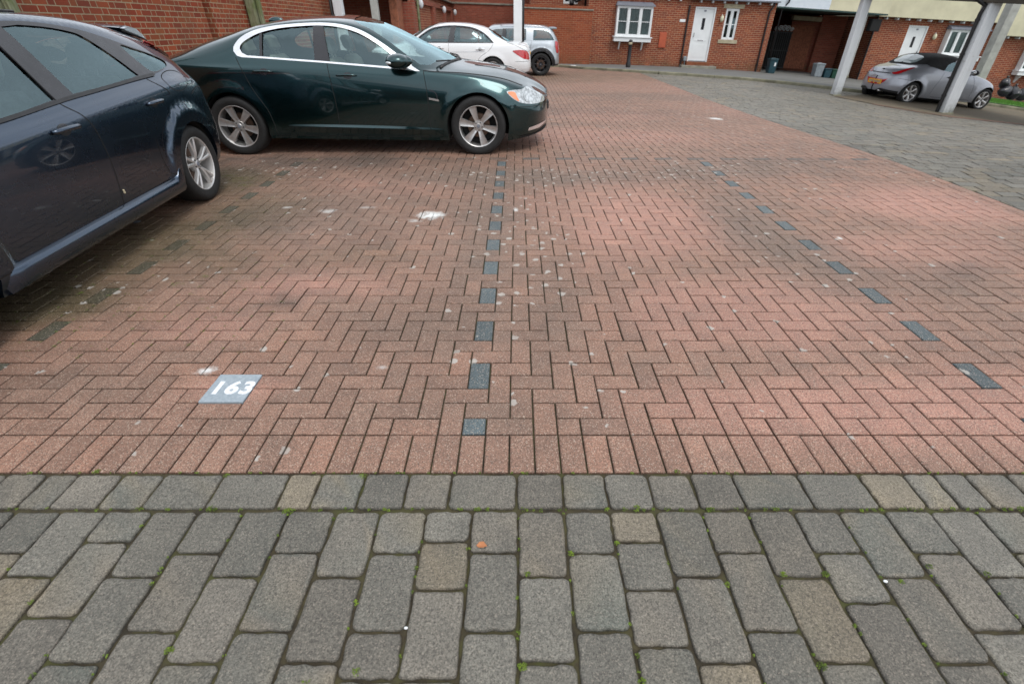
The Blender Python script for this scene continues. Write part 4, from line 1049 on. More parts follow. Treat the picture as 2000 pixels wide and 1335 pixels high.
    for sd_ in (1, -1):
        mirror(r, B, 2.16, 1.01, .98, 1.1, M_['paint_blue'], sd_)
        for x in (0, 2.64): wheel(r, x, .795 * sd_, .32, .215, .225, (5, 'twin'), M_['alloy_bright'], sd_)
        for q, z in ((-.80, .55),): pass
        B.skin('headlight', M_['clear_lens'], B.st(subdiv(smooth_poly([(2.95, .80), (3.2, .76), (3.38, .66), (3.30, .60), (3.05, .68)]), .04)), r, off=.004, sides=(sd_,), step=.04)
        m = MB(); m.tube([B.lift(*B.inv(x, .50, 'top'), .004, sd_) for x in np.linspace(.80, 1.6, 12)], .009, 6); m.build('roof_channel', M_['black'], r, smooth=True)
    m = MB(); m.box((3.38, -.35, .45), (3.46, .35, .60), .03); m.build('grille', M_['black'], r)
    m = MB(); m.box((1.120, .897, .392), (1.128, .910, .422), .003); m.build('paint_chip', M_['stone'], r)
    car_interior(r, -.5, 2.4, .52, [(1.30, 2), (.38, 3)], M_['seat'], wheelside=-1, dash=2.15, w=.62)
    m = MB(); m.box((-.5, -.55, .9), (-.05, .55, .94)); m.build('parcel_shelf', M_['dark'], r)
    return r
blue_hatch()

# ---- white saloon (tail to the right) ----------------------------------
def white_saloon():
    r = empty('saloon_car', (-.67, 16.05, terr(-.7, 15.4) + .01), (0, 0, math.pi), label='white four door saloon with red tail light parked in front of the white pillar', cat='car')
    C = dict(
        zt=[(-1.07, .86), (-1.02, .93), (-.85, .975), (-.46, 1.005), (-.2, 1.14), (.09, 1.29), (.35, 1.37), (.69, 1.425), (1.1, 1.442), (1.47, 1.425), (1.8, 1.345), (2.1, 1.21), (2.4, 1.05), (2.6, .98), (3.0, .92), (3.35, .82), (3.55, .66), (3.62, .58)],
        zs=[(-1.07, .80), (-.9, .90), (-.46, .955), (0, .965), (1.1, .990), (2.0, .985), (2.5, .93), (3.1, .84), (3.62, .54)],
        zr=[(-1.07, .84), (-.46, .985), (-.2, 1.07), (.13, 1.195), (.335, 1.285), (.63, 1.365), (1.1, 1.392), (1.52, 1.352), (1.76, 1.27), (2.01, 1.13), (2.3, 1.0), (2.7, .93), (3.2, .86), (3.62, .55)],
        yr=[(-1.07, .6), (-.46, .68), (.3, .60), (1.1, .60), (1.6, .64), (2.0, .72), (2.4, .76), (3.2, .6), (3.62, .4)],
        ys=[(-1.07, .72), (-.5, .83), (1, .85), (2.4, .85), (3.62, .65)], w=[(-1.07, .82), (-.4, .895), (1, .90), (2.8, .90), (3.62, .80)], ysl=[(-1.07, .75), (0, .84), (2.8, .85), (3.62, .75)],
        zb=[(-1.07, .30), (-.5, .25), (.4, .2), (2.6, .19), (3.62, .22)], zm=[(-1.07, .5), (0, .6), (2.8, .58), (3.62, .4)],
        kr=[(.22, .90), (.40, 1.0), (.55, .99), (.75, .93), (.95, .88)])
    AR = [(0, .325, .36), (2.84, .325, .36)]
    B = Body(C, -1.07, -.55, 3.1, 3.62, pr=3.2, arches=[(0, .325, .38, .48, .012), (2.84, .325, .38, .48, .012)])
    win = smooth_poly([(-.02, .985), (.13, 1.12), (.335, 1.245), (.63, 1.330), (1.1, 1.356), (1.52, 1.318), (1.76, 1.225), (2.03, 1.06)], False) + [(2.05, 1.0), (1.1, .995)]
    ws = subdiv([(2.56, 7.0), (2.5, 6.2), (2.32, 5.4), (2.2, 5.14)], .1, False) + subdiv([(1.95, 5.15), (1.6, 5.25), (1.5, 5.8), (1.48, 7.0)], .1, False)
    rw = subdiv([(.12, 7.0), (.10, 6.1), (.02, 5.45), (-.12, 5.2), (-.40, 5.15), (-.46, 5.8), (-.47, 7.0)], .08, False)
    make_body(B, r, M_['paint_white'], [win], [ws, rw], arches=AR)
    B.skin('windscreen', M_['screen_glass'], ws, r, off=-.006); B.skin('rear_window', M_['screen_glass'], rw, r, off=-.006)
    for sd_ in (1, -1):
        B.skin('side_window', M_['car_glass'], B.st(subdiv(offset_poly(win, -.006), .08)), r, off=-.008, sides=(sd_,))
        B.skin('window_surround', M_['black_gloss'], B.st(subdiv(offset_poly(win, -.015), .06)), r, off=.003, holes=[B.st(subdiv(offset_poly(win, .012), .06))], sides=(sd_,), step=.05)
        for q in ([(1.025, 1.0), (1.190, 1.0), (1.100, 1.352), (.98, 1.352)], [(.335, .99), (.385, .99), (.375, 1.262), (.335, 1.24)]):
            B.skin('door_pillar', M_['black_gloss'], B.st(subdiv(q, .08)), r, off=.001, sides=(sd_,))
        B.skin('tail_light', M_['red_lens'], B.st(subdiv(smooth_poly([(-.545, .795), (-.68, .815), (-.86, .805), (-.97, .74), (-1.01, .60), (-.96, .585), (-.82, .625), (-.65, .72)]), .04)), r, off=.005, sides=(sd_,), step=.04)
        for x in (0, 2.84): wheel(r, x, .775 * sd_, .325, .225, .225, (5, 'star'), M_['alloy'], sd_)
        mirror(r, B, 2.0, 1.04, .95, 1.2, M_['paint_white'], sd_)
        B.skin('headlight', M_['clear_lens'], B.st(subdiv(smooth_poly([(3.0, .80), (3.3, .78), (3.5, .66), (3.2, .62)]), .05)), r, off=.004, sides=(sd_,))
    seams(B, r, 1, smooth_poly([(-.03, .96), (.10, .80), (.33, .66), (.42, .5), (.43, .25)], False), smooth_poly([(1.17, .98), (1.18, .6), (1.15, .25)], False), smooth_poly([(2.15, .97), (2.28, .6), (2.25, .25)], False), [(-.62, .55), (-1.0, .54)], [(-.98, .76), (-.62, .93), (-.40, .985)])
    handle(B, r, 1.30, 1.52, .865, M_['paint_white']); handle(B, r, .20, .44, .835, M_['paint_white'])
    seam(B, r, 1, [(.2, .78), (1.2, .77), (2.4, .74)], .008, M_['paint_silver'], 'body_crease', .002)
    m = MB(); m.box((-1.045, -.26, .64), (-1.03, .26, .75), .003); m.build('number_plate', M_['yellow_plate'], r)
    car_interior(r, -.4, 2.3, .5, [(1.3, 2), (.35, 3)], M_['seat'], dash=2.1)
    return r
white_saloon()

# ---- pale silver small hatchback with black arches ----------------------
def silver_hatch():
    r = empty('hatchback_car', (.770, 18.93, terr(.8, 18.1)), (0, 0, math.pi), label='pale silver small hatchback with black wheels and arches behind the white pillar', cat='car')
    C = dict(
        zt=[(-.63, .92), (-.60, 1.0), (-.52, 1.15), (-.40, 1.29), (-.28, 1.345), (-.1, 1.385), (.3, 1.415), (.9, 1.435), (1.5, 1.42), (1.75, 1.34), (2.1, 1.13), (2.35, 1.02), (2.7, .97), (2.95, .85), (3.1, .65)],
        zs=[(-.63, .86), (-.4, .955), (0, .975), (2.0, .975), (2.5, .92), (3.1, .6)],
        zr=[(-.63, .90), (-.5, 1.08), (-.38, 1.22), (-.25, 1.30), (.0, 1.335), (.6, 1.36), (1.3, 1.36), (1.65, 1.29), (1.9, 1.15), (2.15, 1.0), (2.6, .95), (3.1, .62)],
        yr=[(-.63, .62), (-.3, .66), (1.5, .66), (2.0, .74), (2.6, .7), (3.1, .5)], ys=[(-.63, .74), (-.2, .815), (2, .83), (3.1, .68)], w=[(-.63, .80), (-.2, .865), (2.4, .87), (3.1, .78)],
        ysl=[(-.63, .78), (0, .83), (2.4, .84), (3.1, .74)], zb=[(-.63, .30), (0, .24), (2.4, .22), (3.1, .26)], zm=[(-.63, .48), (0, .55), (2.4, .55), (3.1, .4)],
        kr=[(.25, .97), (.42, 1.02), (.6, 1.0), (.85, .94), (1.0, .90), (1.3, .90)])
    AR = [(0, .325, .375), (2.5, .325, .375)]
    B = Body(C, -.63, -.2, 2.65, 3.1, pr=3.4, arches=[(0, .325, .44, .5, .02), (2.5, .325, .44, .5, .02)])
    g1 = smooth_poly([(.31, .995), (.30, 1.285)], False, 2) + smooth_poly([(.6, 1.305), (1.3, 1.305), (1.6, 1.245), (1.95, 1.02)], False) + [(1.95, .99)]
    g2_ = [(.26, .99), (.25, 1.275)] + smooth_poly([(-.05, 1.265), (-.20, 1.235), (-.34, 1.11), (-.42, .99)], False)
    ws = subdiv([(2.32, 7.0), (2.25, 6), (2.1, 5.2)], .1, False) + subdiv([(1.75, 5.2), (1.65, 5.6), (1.62, 7.0)], .1, False)
    rw = subdiv([(-.36, 7.0), (-.365, 6.2), (-.40, 5.35), (-.50, 5.15), (-.57, 5.5), (-.58, 7.0)], .05, False)
    make_body(B, r, M_['paint_silver'], [g1, g2_], [ws, rw], arches=AR)
    B.skin('windscreen', M_['screen_glass'], ws, r, off=-.006); B.skin('rear_window', M_['screen_glass'], rw, r, off=-.004)
    for sd_ in (1, -1):
        for g in (g1, g2_): B.skin('side_window', M_['car_glass'], B.st(subdiv(g, .08)), r, off=-.006, sides=(sd_,))
        B.skin('door_pillar', M_['black_gloss'], B.st(subdiv([(1.12, .99), (1.27, .99), (1.22, 1.31), (1.10, 1.31)], .08)), r, off=.001, sides=(sd_,))
        B.skin('door_pillar', M_['paint_silver'], B.st(subdiv([(.285, .985), (.49, .985), (.48, 1.31), (.285, 1.29)], .08)), r, off=.004, sides=(sd_,))
        arc = [(.0 + .475 * math.cos(a), .325 + .475 * math.sin(a)) for a in [math.radians(-8 + 196 * k / 24) for k in range(25)]]; ain = [(.378 * math.cos(a), .325 + .378 * math.sin(a)) for a in [math.radians(188 - 196 * k / 24) for k in range(25)]]
        for ox in (0, 2.5): B.skin('arch_cladding', M_['black'], B.st([(x + ox, z) for x, z in arc + ain]), r, off=.006, sides=(sd_,), step=.05)
        B.skin('tail_light', M_['red_lens'], B.st(subdiv(smooth_poly([(-.44, .955), (-.50, .955), (-.575, .90), (-.60, .75), (-.56, .64), (-.50, .66), (-.455, .80)]), .04)), r, off=.01, sides=(sd_,), step=.03)
        B.skin('bumper_insert', M_['black'], B.st(subdiv([(-.44, .33), (-.60, .34), (-.62, .27), (-.45, .25)], .05)), r, off=.01, sides=(sd_,), step=.04)
        for x in (0, 2.5): wheel(r, x, .76 * sd_, .325, .205, .22, (8, 'thin'), M_['black_gloss'], sd_)
        m = MB(); m.tube([(x, .66 * sd_, float(pchip([q[0] for q in C['zr']], [q[1] for q in C['zr']], x)) + .03) for x in np.linspace(-.1, 1.3, 10)], .012, 6); m.build('roof_rail', M_['chrome'], r, smooth=True)
    seams(B, r, 1, smooth_poly([(.30, .98), (.36, .8), (.50, .62)], False), smooth_poly([(1.20, .98), (1.2, .3)], False))
    handle(B, r, .40, .58, .835, M_['chrome'])
    m = MB(); m.box((-.50, -.60, 1.285), (-.22, .60, 1.335), .02); m.build('roof_spoiler', M_['bin_grey'], r, smooth=True, angle=40)
    car_interior(r, -.3, 2.0, .5, [(1.2, 2), (.4, 2)], M_['seat'], dash=1.95)
    return r
silver_hatch()

# ---- lilac-silver two-seat convertible ----------------------------------
def convertible():
    a = math.radians(7); r = empty('convertible_car', (11.168, 16.25, -.7036), (0, math.radians(4.9), a), label='small lilac silver convertible with black canvas hood and yellow rear plate', cat='car')
    C = dict(
        zt=[(-.62, .64), (-.58, .74), (-.48, .83), (-.3, .90), (-.12, .945), (-.02, .99), (.14, 1.12), (.35, 1.235), (.6, 1.285), (1.0, 1.305), (1.35, 1.275), (1.6, 1.17), (1.85, 1.02), (2.0, .95), (2.3, .90), (2.6, .80), (2.85, .66), (3.02, .48)],
        zs=[(-.62, .60), (-.5, .70), (-.3, .80), (0, .865), (.25, .885), (.9, .862), (1.4, .845), (1.85, .83), (2.2, .80), (2.6, .70), (3.02, .42)],
        zr=[(-.62, .62), (-.4, .82), (-.15, .91), (-.02, .94), (.15, 1.02), (.35, 1.15), (.6, 1.205), (1.0, 1.22), (1.35, 1.185), (1.55, 1.085), (1.8, .93), (2.0, .865), (2.4, .80), (3.02, .45)],
        yr=[(-.62, .5), (-.3, .58), (0, .60), (.4, .58), (1.2, .57), (1.6, .62), (1.9, .66), (2.5, .52), (3.02, .3)],
        ys=[(-.62, .60), (-.3, .70), (.3, .755), (1.8, .755), (2.5, .70), (3.02, .5)], w=[(-.62, .72), (-.2, .815), (.4, .81), (1.2, .79), (2.0, .80), (2.6, .80), (3.02, .65)],
        ysl=[(-.62, .70), (0, .76), (2.4, .76), (3.02, .6)], zb=[(-.62, .26), (-.35, .24), (.4, .20), (2.1, .19), (3.02, .20)], zm=[(-.62, .40), (0, .52), (2.4, .52), (3.02, .3)],
        kr=[(.2, .95), (.36, 1.0), (.50, .99), (.62, .95), (.8, .90), (.95, .90)])
    AR = [(0, .29, .325), (2.448, .29, .325)]
    B = Body(C, -.62, -.12, 2.45, 3.02, pr=2.7, pf=2.3, arches=[(0, .29, .34, .48, .025), (2.448, .29, .34, .48, .025)])
    win = [(.78, .90), (.86, 1.05)] + smooth_poly([(1.05, 1.13), (1.35, 1.12), (1.55, 1.03), (1.72, .91)], False) + [(1.70, .875), (1.2, .885)]
    hood = subdiv([(-.06, 7.0), (-.05, 6.0), (.02, 5.4), (.12, 4.95), (.30, 4.35), (.75, 4.15)], .08, False) + subdiv([(1.0, 4.5), (1.2, 4.95), (1.45, 5.1), (1.50, 6), (1.50, 7.0)], .08, False)
    ws = subdiv([(1.98, 7.0), (1.93, 6), (1.80, 5.2)], .1, False) + subdiv([(1.57, 5.25), (1.55, 6), (1.55, 7.0)], .1, False)
    rw = smooth_poly([(.02, 6.1), (.10, 5.75), (.24, 5.72), (.30, 6.0), (.32, 6.6), (.32, 6.98), (.03, 6.98), (.01, 6.5)])
    make_body(B, r, M_['paint_lilac'], [win], [ws], arches=AR)
    B.skin('canvas_hood', M_['cloth'], hood, r, off=.008, holes=[B.st(subdiv(win, .06))])
    B.skin('rear_window', M_['chrome_glass'], rw, r, off=.012)
    B.skin('windscreen', M_['screen_glass'], ws, r, off=-.005)
    for sd_ in (1, -1):
        B.skin('side_window', M_['car_glass'], B.st(subdiv(win, .08)), r, off=-.005, sides=(sd_,))
        B.skin('tail_light', M_['red_lens'], B.st(smooth_poly([(.36, .735), (.45, .76), (.54, .82), (.62, .90), (.655, .905), (.66, .86), (.63, .79), (.56, .72), (.45, .70)]), 'rear'), r, off=.008, sides=(sd_,), step=.03)
        for x in (0, 2.448): wheel(r, x, .70 * sd_, .285, .19, .205, (6, 'star'), M_['alloy_bright'], sd_)
        B.skin('headlight', M_['clear_lens'], B.st(smooth_poly([(2.60, .66), (2.78, .60), (2.9, .50), (2.82, .46), (2.68, .54)])), r, off=.005, sides=(sd_,), step=.04)
        mirror(r, B, 1.66, .93, .86, .95, M_['black_gloss'], sd_)
    B.skin('bumper_recess', M_['red_lens'], B.st([(.0, .56), (.40, .575), (.34, .50), (.24, .42), (.0, .41)], 'rear'), r, off=.002, step=.04)
    p = MB(); p.box((-.618, -.26, .425), (-.600, .26, .535), .004); po = p.build('number_plate', M_['yellow_plate'], r)
    p = MB()
    for k, y in enumerate((-.19, -.13, -.07, -.01, .07, .13, .19)): p.box((-.6205, y - .018, .452), (-.617, y + .018, .508), .001)
    p.build('plate_characters', M_['bin_grey'], po)
    dl = MB(); P = [B.lift(*B.inv(y, .715, 'rear'), .004, 1) for y in (0, .12, .24, .34)]; dl.tube([(x, -y, z) for x, y, z in P[::-1]] + P[1:], .012, 6); dl.build('boot_lip', M_['black'], r, smooth=True)
    bd = MB(); c = B.lift(*B.inv(0.0, .80, 'rear'), .004, 1); bd.sphere(c, (.012, .05, .02), 14, 8); bd.build('boot_badge', M_['black'], r, smooth=True)
    B.skin('lower_bumper', M_['black'], B.st(subdiv([(-.36, .30), (-.52, .31), (-.60, .33), (-.605, .265), (-.5, .245), (-.34, .235)], .04)), r, off=.006, step=.04)
    ex = MB(); ex.tube([(-.62, -.28, .26), (-.45, -.28, .26)], .025, 10); ex.build('exhaust', M_['alloy'], r, smooth=True)
    seams(B, r, -1, smooth_poly([(.80, .87), (.74, .7), (.66, .5), (.62, .3)], False), smooth_poly([(1.80, .83), (1.92, .6), (1.95, .3)], False), [(.7, .24), (2.0, .24)], smooth_poly([(-.45, .62), (-.2, .60), (.05, .66)], False))
    handle(B, r, .93, 1.09, .755, M_['black'], sides=(-1, 1))
    car_interior(r, .1, 1.9, .42, [(.95, 2)], M_['seat_cream'], wheelside=-1, dash=1.75, w=.55)
    return r
M_['chrome_glass'] = simple('heated_rear_glass', (.35, .42, .42), .08, coat=1)
convertible()

# ------------------------------------------------------------------ pavement, kerb, bay, lawn
strip_poly('footpath', K + [(30, 16.9), (30, 34), (-4.5, 34)], path_dz, M_['tarmac'], kind='structure')
def kerb_run(name, pts, w=.12, h=.088):
    m = MB()
    # dropped line of kerb stones with slight joints
    pts2 = subdiv(pts, .915, False)
    for a, b in zip(pts2, pts2[1:]):
        d = Vector((b[0] - a[0], b[1] - a[1])); L0 = d.length; d.normalize(); n = Vector((d.y, -d.x)) * w; g = d * .006
        q = [(a[0] + g.x, a[1] + g.y), (b[0] - g.x, b[1] - g.y), (b[0] - g.x + n.x, b[1] - g.y + n.y), (a[0] + g.x + n.x, a[1] + g.y + n.y)]
        bot = [(x, y, terr(x, y) - .1) for x, y in q]; jz = random.uniform(-.004, .004); top = [(x, y, terr(x, y) + h + jz) for x, y in q]
        e = n * .12; t2 = [top[0], top[1], (top[2][0] - e.x, top[2][1] - e.y, top[2][2]), (top[3][0] - e.x, top[3][1] - e.y, top[3][2])]; mid = [top[0], top[1], (q[2][0], q[2][1], top[2][2] - .018), (q[3][0], q[3][1], top[3][2] - .018)]
        V = bot + t2 + mid[2:]; m.add(V, [(4, 5, 6, 7), (7, 6, 8, 9), (9, 8, 2, 3), (0, 1, 5, 4), (1, 2, 8, 6, 5), (0, 4, 7, 9, 3)])
    return m.build(name, M_['kerbm'], kind='structure')
kerb_run('kerb', K)
strip_poly('parking_bay', g2((1628, 189), (1700, 203), (1770, 215), (1840, 226.5), (1920, 235), (2000, 243.5)) + [(22, 14.6), (22, 16.6), (18.5, 16.9), (15.9, 17.3), (13.5, 17.35), (11.2, 17.0)], .012, M_['bay'], kind='structure')
strip_poly('bay_edge_blocks', [(x, y - .16) for x, y in g2((1700, 203), (1770, 215), (1840, 226.5), (1920, 235), (2000, 243.5))] + g2((2000, 243.5), (1920, 235), (1840, 226.5), (1770, 215), (1700, 203)), .010, simple('worn_red_blocks', (.27, .14, .10), .85, var=.3, scale=20), kind='structure')
lawn = [(14.6, 17.68), (15.9, 17.56), (18.5, 17.16), (24, 16.85), (26, 23.0), (19.0, 22.6), (16.2, 20.6)]
strip_poly('lawn', lawn, lambda x, y: path_dz(x, y) + .02, M_['grass'], kind='structure')
gm = MB(); rg = random.Random(3)
gx = [(14.8, 17.72), (15.9, 17.62), (18.5, 17.22), (24, 16.95), (25, 22.5), (19, 22.4), (16.3, 20.4)]
for i in range(16000):
    x, y = rg.uniform(14.7, 22), rg.uniform(17.0, 22.6)
    if not inpoly(x, y, gx): continue
    z = path_z(x, y) + .018; a = rg.uniform(0, 6.28); l = rg.uniform(.03, .075); dx, dy = math.cos(a) * .006, math.sin(a) * .006; bx, by = rg.uniform(-.02, .02), rg.uniform(-.02, .02)
    gm.add([(x - dx, y - dy, z), (x + dx, y + dy, z), (x + bx, y + by, z + l)], [(0, 1, 2)])
gm.build('grass_blades', simple('grass_blade', (.085, .22, .02), .8, var=.5, scale=60), kind='stuff', label='short bright green grass of the lawn at the right edge', cat='grass')

# ------------------------------------------------------------------ wall building blocks
class Fr:
    """facade frame: u along the wall, w out of the wall, v up; courses follow the fall of the street"""
    def __init__(s, t=.034, ax='x'): s.t = t; s.ax = ax
    def __call__(s, u, w_, v): return (u, -w_, v - s.t * u) if s.ax == 'x' else (w_, u, v - s.t * u)
    def box(s, mb, u0, u1, w0, w1, v0, v1, bev=0): mb.box((u0, w0, v0), (u1, w1, v1), bev, s)
    def bbox(s, mb, u0, u1, w0, w1, v0, v1):
        """box with brick coordinates on every face"""
        for w_ in (w0, w1): s.quad(mb, [(u0, w_, v0), (u1, w_, v0), (u1, w_, v1), (u0, w_, v1)], [(u0, v0), (u1, v0), (u1, v1), (u0, v1)])
        for u in (u0, u1): s.quad(mb, [(u, w0, v0), (u, w1, v0), (u, w1, v1), (u, w0, v1)], [(w0, v0), (w1, v0), (w1, v1), (w0, v1)])
        for v in (v0, v1): s.quad(mb, [(u0, w0, v), (u1, w0, v), (u1, w1, v), (u0, w1, v)], [(u0, w0), (u1, w0), (u1, w1), (u0, w1)])
    def quad(s, mb, pts, uvs): mb.poly([s(*p) for p in pts], uvs)
    def wall(s, mb, u0, u1, v0, v1, openings=(), w=0.0, rev=.10):
        us = sorted({u0, u1, *[o[0] for o in openings], *[o[1] for o in openings]}); vs = sorted({v0, v1, *[o[2] for o in openings], *[o[3] for o in openings]})
        us = [u for u in us if u0 <= u <= u1]; vs = [v for v in vs if v0 <= v <= v1]
        for a, b in zip(us, us[1:]):
            for c, d in zip(vs, vs[1:]):
                mu, mv = (a + b) / 2, (c + d) / 2
                if any(o[0] < mu < o[1] and o[2] < mv < o[3] for o in openings): continue
                s.quad(mb, [(a, w, c), (b, w, c), (b, w, d), (a, w, d)], [(a, c), (b, c), (b, d), (a, d)])
        for (a, b, c, d) in openings:
            s.quad(mb, [(a, w, c), (a, w - rev, c), (a, w - rev, d), (a, w, d)], [(0, c), (rev, c), (rev, d), (0, d)])
            s.quad(mb, [(b, w, c), (b, w, d), (b, w - rev, d), (b, w - rev, c)], [(0, c), (0, d), (rev, d), (rev, c)])
            s.quad(mb, [(a, w, d), (b, w, d), (b, w - rev, d), (a, w - rev, d)], [(a, 0), (b, 0), (b, rev), (a, rev)])
            s.quad(mb, [(a, w, c), (b, w, c), (b, w - rev, c), (a, w - rev, c)], [(a, 0), (b, 0), (b, rev), (a, rev)])
    def ends(s, mb, u0, u1, v0, v1, depth, w=0.0):
        for u in (u0, u1): s.quad(mb, [(u, w, v0), (u, w - depth, v0), (u, w - depth, v1), (u, w, v1)], [(0, v0), (depth, v0), (depth, v1), (0, v1)])
        s.quad(mb, [(u0, w - depth, v0), (u1, w - depth, v0), (u1, w - depth, v1), (u0, w - depth, v1)], [(u0, v0), (u1, v0), (u1, v1), (u0, v1)])
        s.quad(mb, [(u0, w, v1), (u1, w, v1), (u1, w - depth, v1), (u0, w - depth, v1)], [(u0, 0), (u1, 0), (u1, depth), (u0, depth)])

def window_unit(F, root, u0, u1, v0, v1, wf, nl, rows=(.5,), fr=.06, bar=.03, curtain=True, name='window', depth=.06, wfr=None):
    """a framed casement window: frame part with pane children"""
    m = MB(); iw = (u1 - u0) / nl; e = .003
    F.box(m, u0, u1, wf - depth, wf, v0, v0 + fr, .004); F.box(m, u0, u1, wf - depth, wf, v1 - fr, v1, .004)
    for k in range(nl + 1):
        c = u0 + iw * k; h = fr / 2 * (1.25 if 0 < k < nl else 1); a = c - h if 0 < k < nl else (c if k == 0 else c - fr); b = c + h if 0 < k < nl else (c + fr if k == 0 else c)
        F.box(m, a, b, wf - depth, wf + e, v0 + fr + .001, v1 - fr - .001, .004)
    W = root_part(m, name, M_['white'], root)
    for k in range(nl):
        a = u0 + iw * k + fr * .6 + (.4 * fr if k == 0 else 0); b = u0 + iw * (k + 1) - fr * .6 - (.4 * fr if k == nl - 1 else 0)
        s2 = MB()
        for (x0, x1) in ((a, a + bar), (b - bar, b)): F.box(s2, x0, x1, wf - depth * .8, wf - .012, v0 + fr, v1 - fr)
        for (z0, z1) in ((v0 + fr, v0 + fr + bar), (v1 - fr - bar, v1 - fr)): F.box(s2, a + bar, b - bar, wf - depth * .8, wf - .013, z0, z1)
        for q in rows: z = v0 + (v1 - v0) * q; F.box(s2, a + bar, b - bar, wf - depth * .8, wf - .016, z - .012, z + .012)
        s2.build('casement', M_['white'], W)
        g = MB(); F.quad(g, [(a + bar, wf - .035, v0 + fr), (b - bar, wf - .035, v0 + fr), (b - bar, wf - .035, v1 - fr), (a + bar, wf - .035, v1 - fr)], [(0, 0)] * 4); g.build('pane', M_['house_glass'], W)
    if curtain:
        g = MB(); n = 40; 
        P = [(u0 + fr + (u1 - u0 - 2 * fr) * i / n, wf - depth - .025 - .012 * math.sin(i * 1.7), v) for i in range(n + 1) for v in (v0 + fr, v1 - fr)]
        g.add([F(*p) for p in P], [(2 * i, 2 * i + 2, 2 * i + 3, 2 * i + 1) for i in range(n)]); g.build('net_curtain', M_['curtain'], W)
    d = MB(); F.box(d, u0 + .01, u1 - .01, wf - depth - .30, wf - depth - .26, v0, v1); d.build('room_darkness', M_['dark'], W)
    return W
def root_part(m, name, mat, root, **k): return m.build(name, mat, root, **k)

def door_unit(F, root, u0, u1, v0, v1, wf=-.03, handle_left=True):
    m = MB(); f = .06
    F.box(m, u0, u0 + f, wf - .07, wf + .02, v0, v1, .005); F.box(m, u1 - f, u1, wf - .07, wf + .02, v0, v1, .005); F.box(m, u0 + f, u1 - f, wf - .07, wf + .018, v1 - f, v1, .005)
    fr = m.build('door_frame', M_['white'], root)
    d = MB(); a, b, c, e = u0 + f + .004, u1 - f - .004, v0 + .04, v1 - f - .004; gm_ = (a + b) / 2
    g0, g1, h0, h1 = gm_ - .065, gm_ + .065, v0 + 1.20, v0 + 1.62
    for (x0, x1, z0, z1) in ((a, g0, c, e), (g1, b, c, e), (g0, g1, c, h0), (g0, g1, h1, e)): F.box(d, x0, x1, wf - .06, wf - .02, z0, z1)
    # shallow moulded panels
    F.box(d, a + .10, b - .10, wf - .021, wf - .014, c + .12, c + .62, .003); F.box(d, a + .10, b - .10, wf - .021, wf - .012, c + .74, c + .80, .003)
    D = d.build('door', M_['white'], root)
    g = MB(); F.box(g, g0 + .001, g1 - .001, wf - .052, wf - .040, h0 + .001, h1 - .001); g.build('door_glass', M_['black_gloss'], D)
    h = MB(); hx = a + .05 if handle_left else b - .05; h.tube([F(hx, wf - .01, v0 + .92), F(hx, wf + .03, v0 + .94), F(hx, wf + .03, v0 + 1.08)], .012, 8); h.build('door_handle', M_['black'], D, smooth=True)
    l = MB(); F.box(l, gm_ - .13, gm_ + .13, wf - .013, wf - .004, c + .755, c + .785, .003); l.build('letterbox', M_['chrome'], D)
    n = MB(); F.box(n, gm_ - .05, gm_ + .05, wf - .019, wf - .014, v1 - .17, v1 - .11, .002); n.build('door_number', M_['lead'], D)
    t = MB(); F.box(t, u0 + f, u1 - f, wf - .07, wf + .03, v0, v0 + .038, .005); t.build('threshold', M_['bin_grey'], D)
def drainpipe(F, root, u, v0, v1, w=.05, top=None):
    m = MB(); pts = [F(u, w, v0), F(u, w, v1)]
    if top: pts += [F(u + top, w + .06, v1 + .2), F(u + top, w + .06, v1 + .4)]
    m.tube(pts, .035, 10)
    v = v0 + .3
    while v < v1: m.tube([F(u, w, v - .02), F(u, w, v + .02)], .045, 10); v += .9
    F.box(m, u - .06, u + .06, 0.001, w, v0 + .25, v0 + .27)
    m.build('drainpipe', M_['black'], root, smooth=True, angle=40)
def bay_window(F, root, u0, u1, v0, v1, w=.28, nl=3, rows=(.5,), side=.0):
    m = MB(); F.box(m, u0 - .05, u1 + .05, 0.0, w + .05, v0 - .19, v0 - .035, .01); F.box(m, u0 - .09, u1 + .09, 0.0, w + .09, v0 - .034, v0, .008); m.build('window_apron', M_['white'], root)
    W = window_unit(F, root, u0, u1, v0, v1, w, nl, rows, name='bay_window')
    c = MB()
    for (a, b) in ((u0, u0 + .05), (u1 - .05, u1)):
        c = MB(); F.box(c, a, b, .0, w - .065, v0 + .001, v1 - .001); c.build('bay_cheek', M_['white'], W)
    l = MB(); P = [F(*p) for p in ((u0 - .06, 0, v1 + .001), (u1 + .06, 0, v1 + .001), (u1 + .06, w + .07, v1 + .001), (u0 - .06, w + .07, v1 + .001), (u0 + .02, 0, v1 + .16), (u1 - .02, 0, v1 + .16), (u1 + .05, w + .06, v1 + .05), (u0 - .05, w + .06, v1 + .05))]
    l.add(P, [(0, 3, 2, 1), (4, 5, 6, 7), (3, 7, 6, 2), (0, 4, 7, 3), (1, 2, 6, 5)]); l.build('lead_roof', M_['lead'], root)
    for a in (u0 + .22, u1 - .30):
        b = MB(); b.add([F(*p) for p in ((a, 0, v0 - .20), (a + .05, 0, v0 - .20), (a + .05, w - .02, v0 - .20), (a, w - .02, v0 - .20), (a, .0, v0 - .50), (a + .05, .0, v0 - .50), (a + .05, .03, v0 - .50), (a, .03, v0 - .50))], [(0, 1, 2, 3), (4, 7, 6, 5), (3, 2, 6, 7), (0, 3, 7, 4), (1, 5, 6, 2)]); b.build('bracket', M_['white'], root)
def corbels(F, root, us, v, w=.16):
    for u in us:
        m = MB(); F.box(m, u - .035, u + .035, 0, w, v - .09, v, .008); m.build('corbel', M_['white_old'], root)
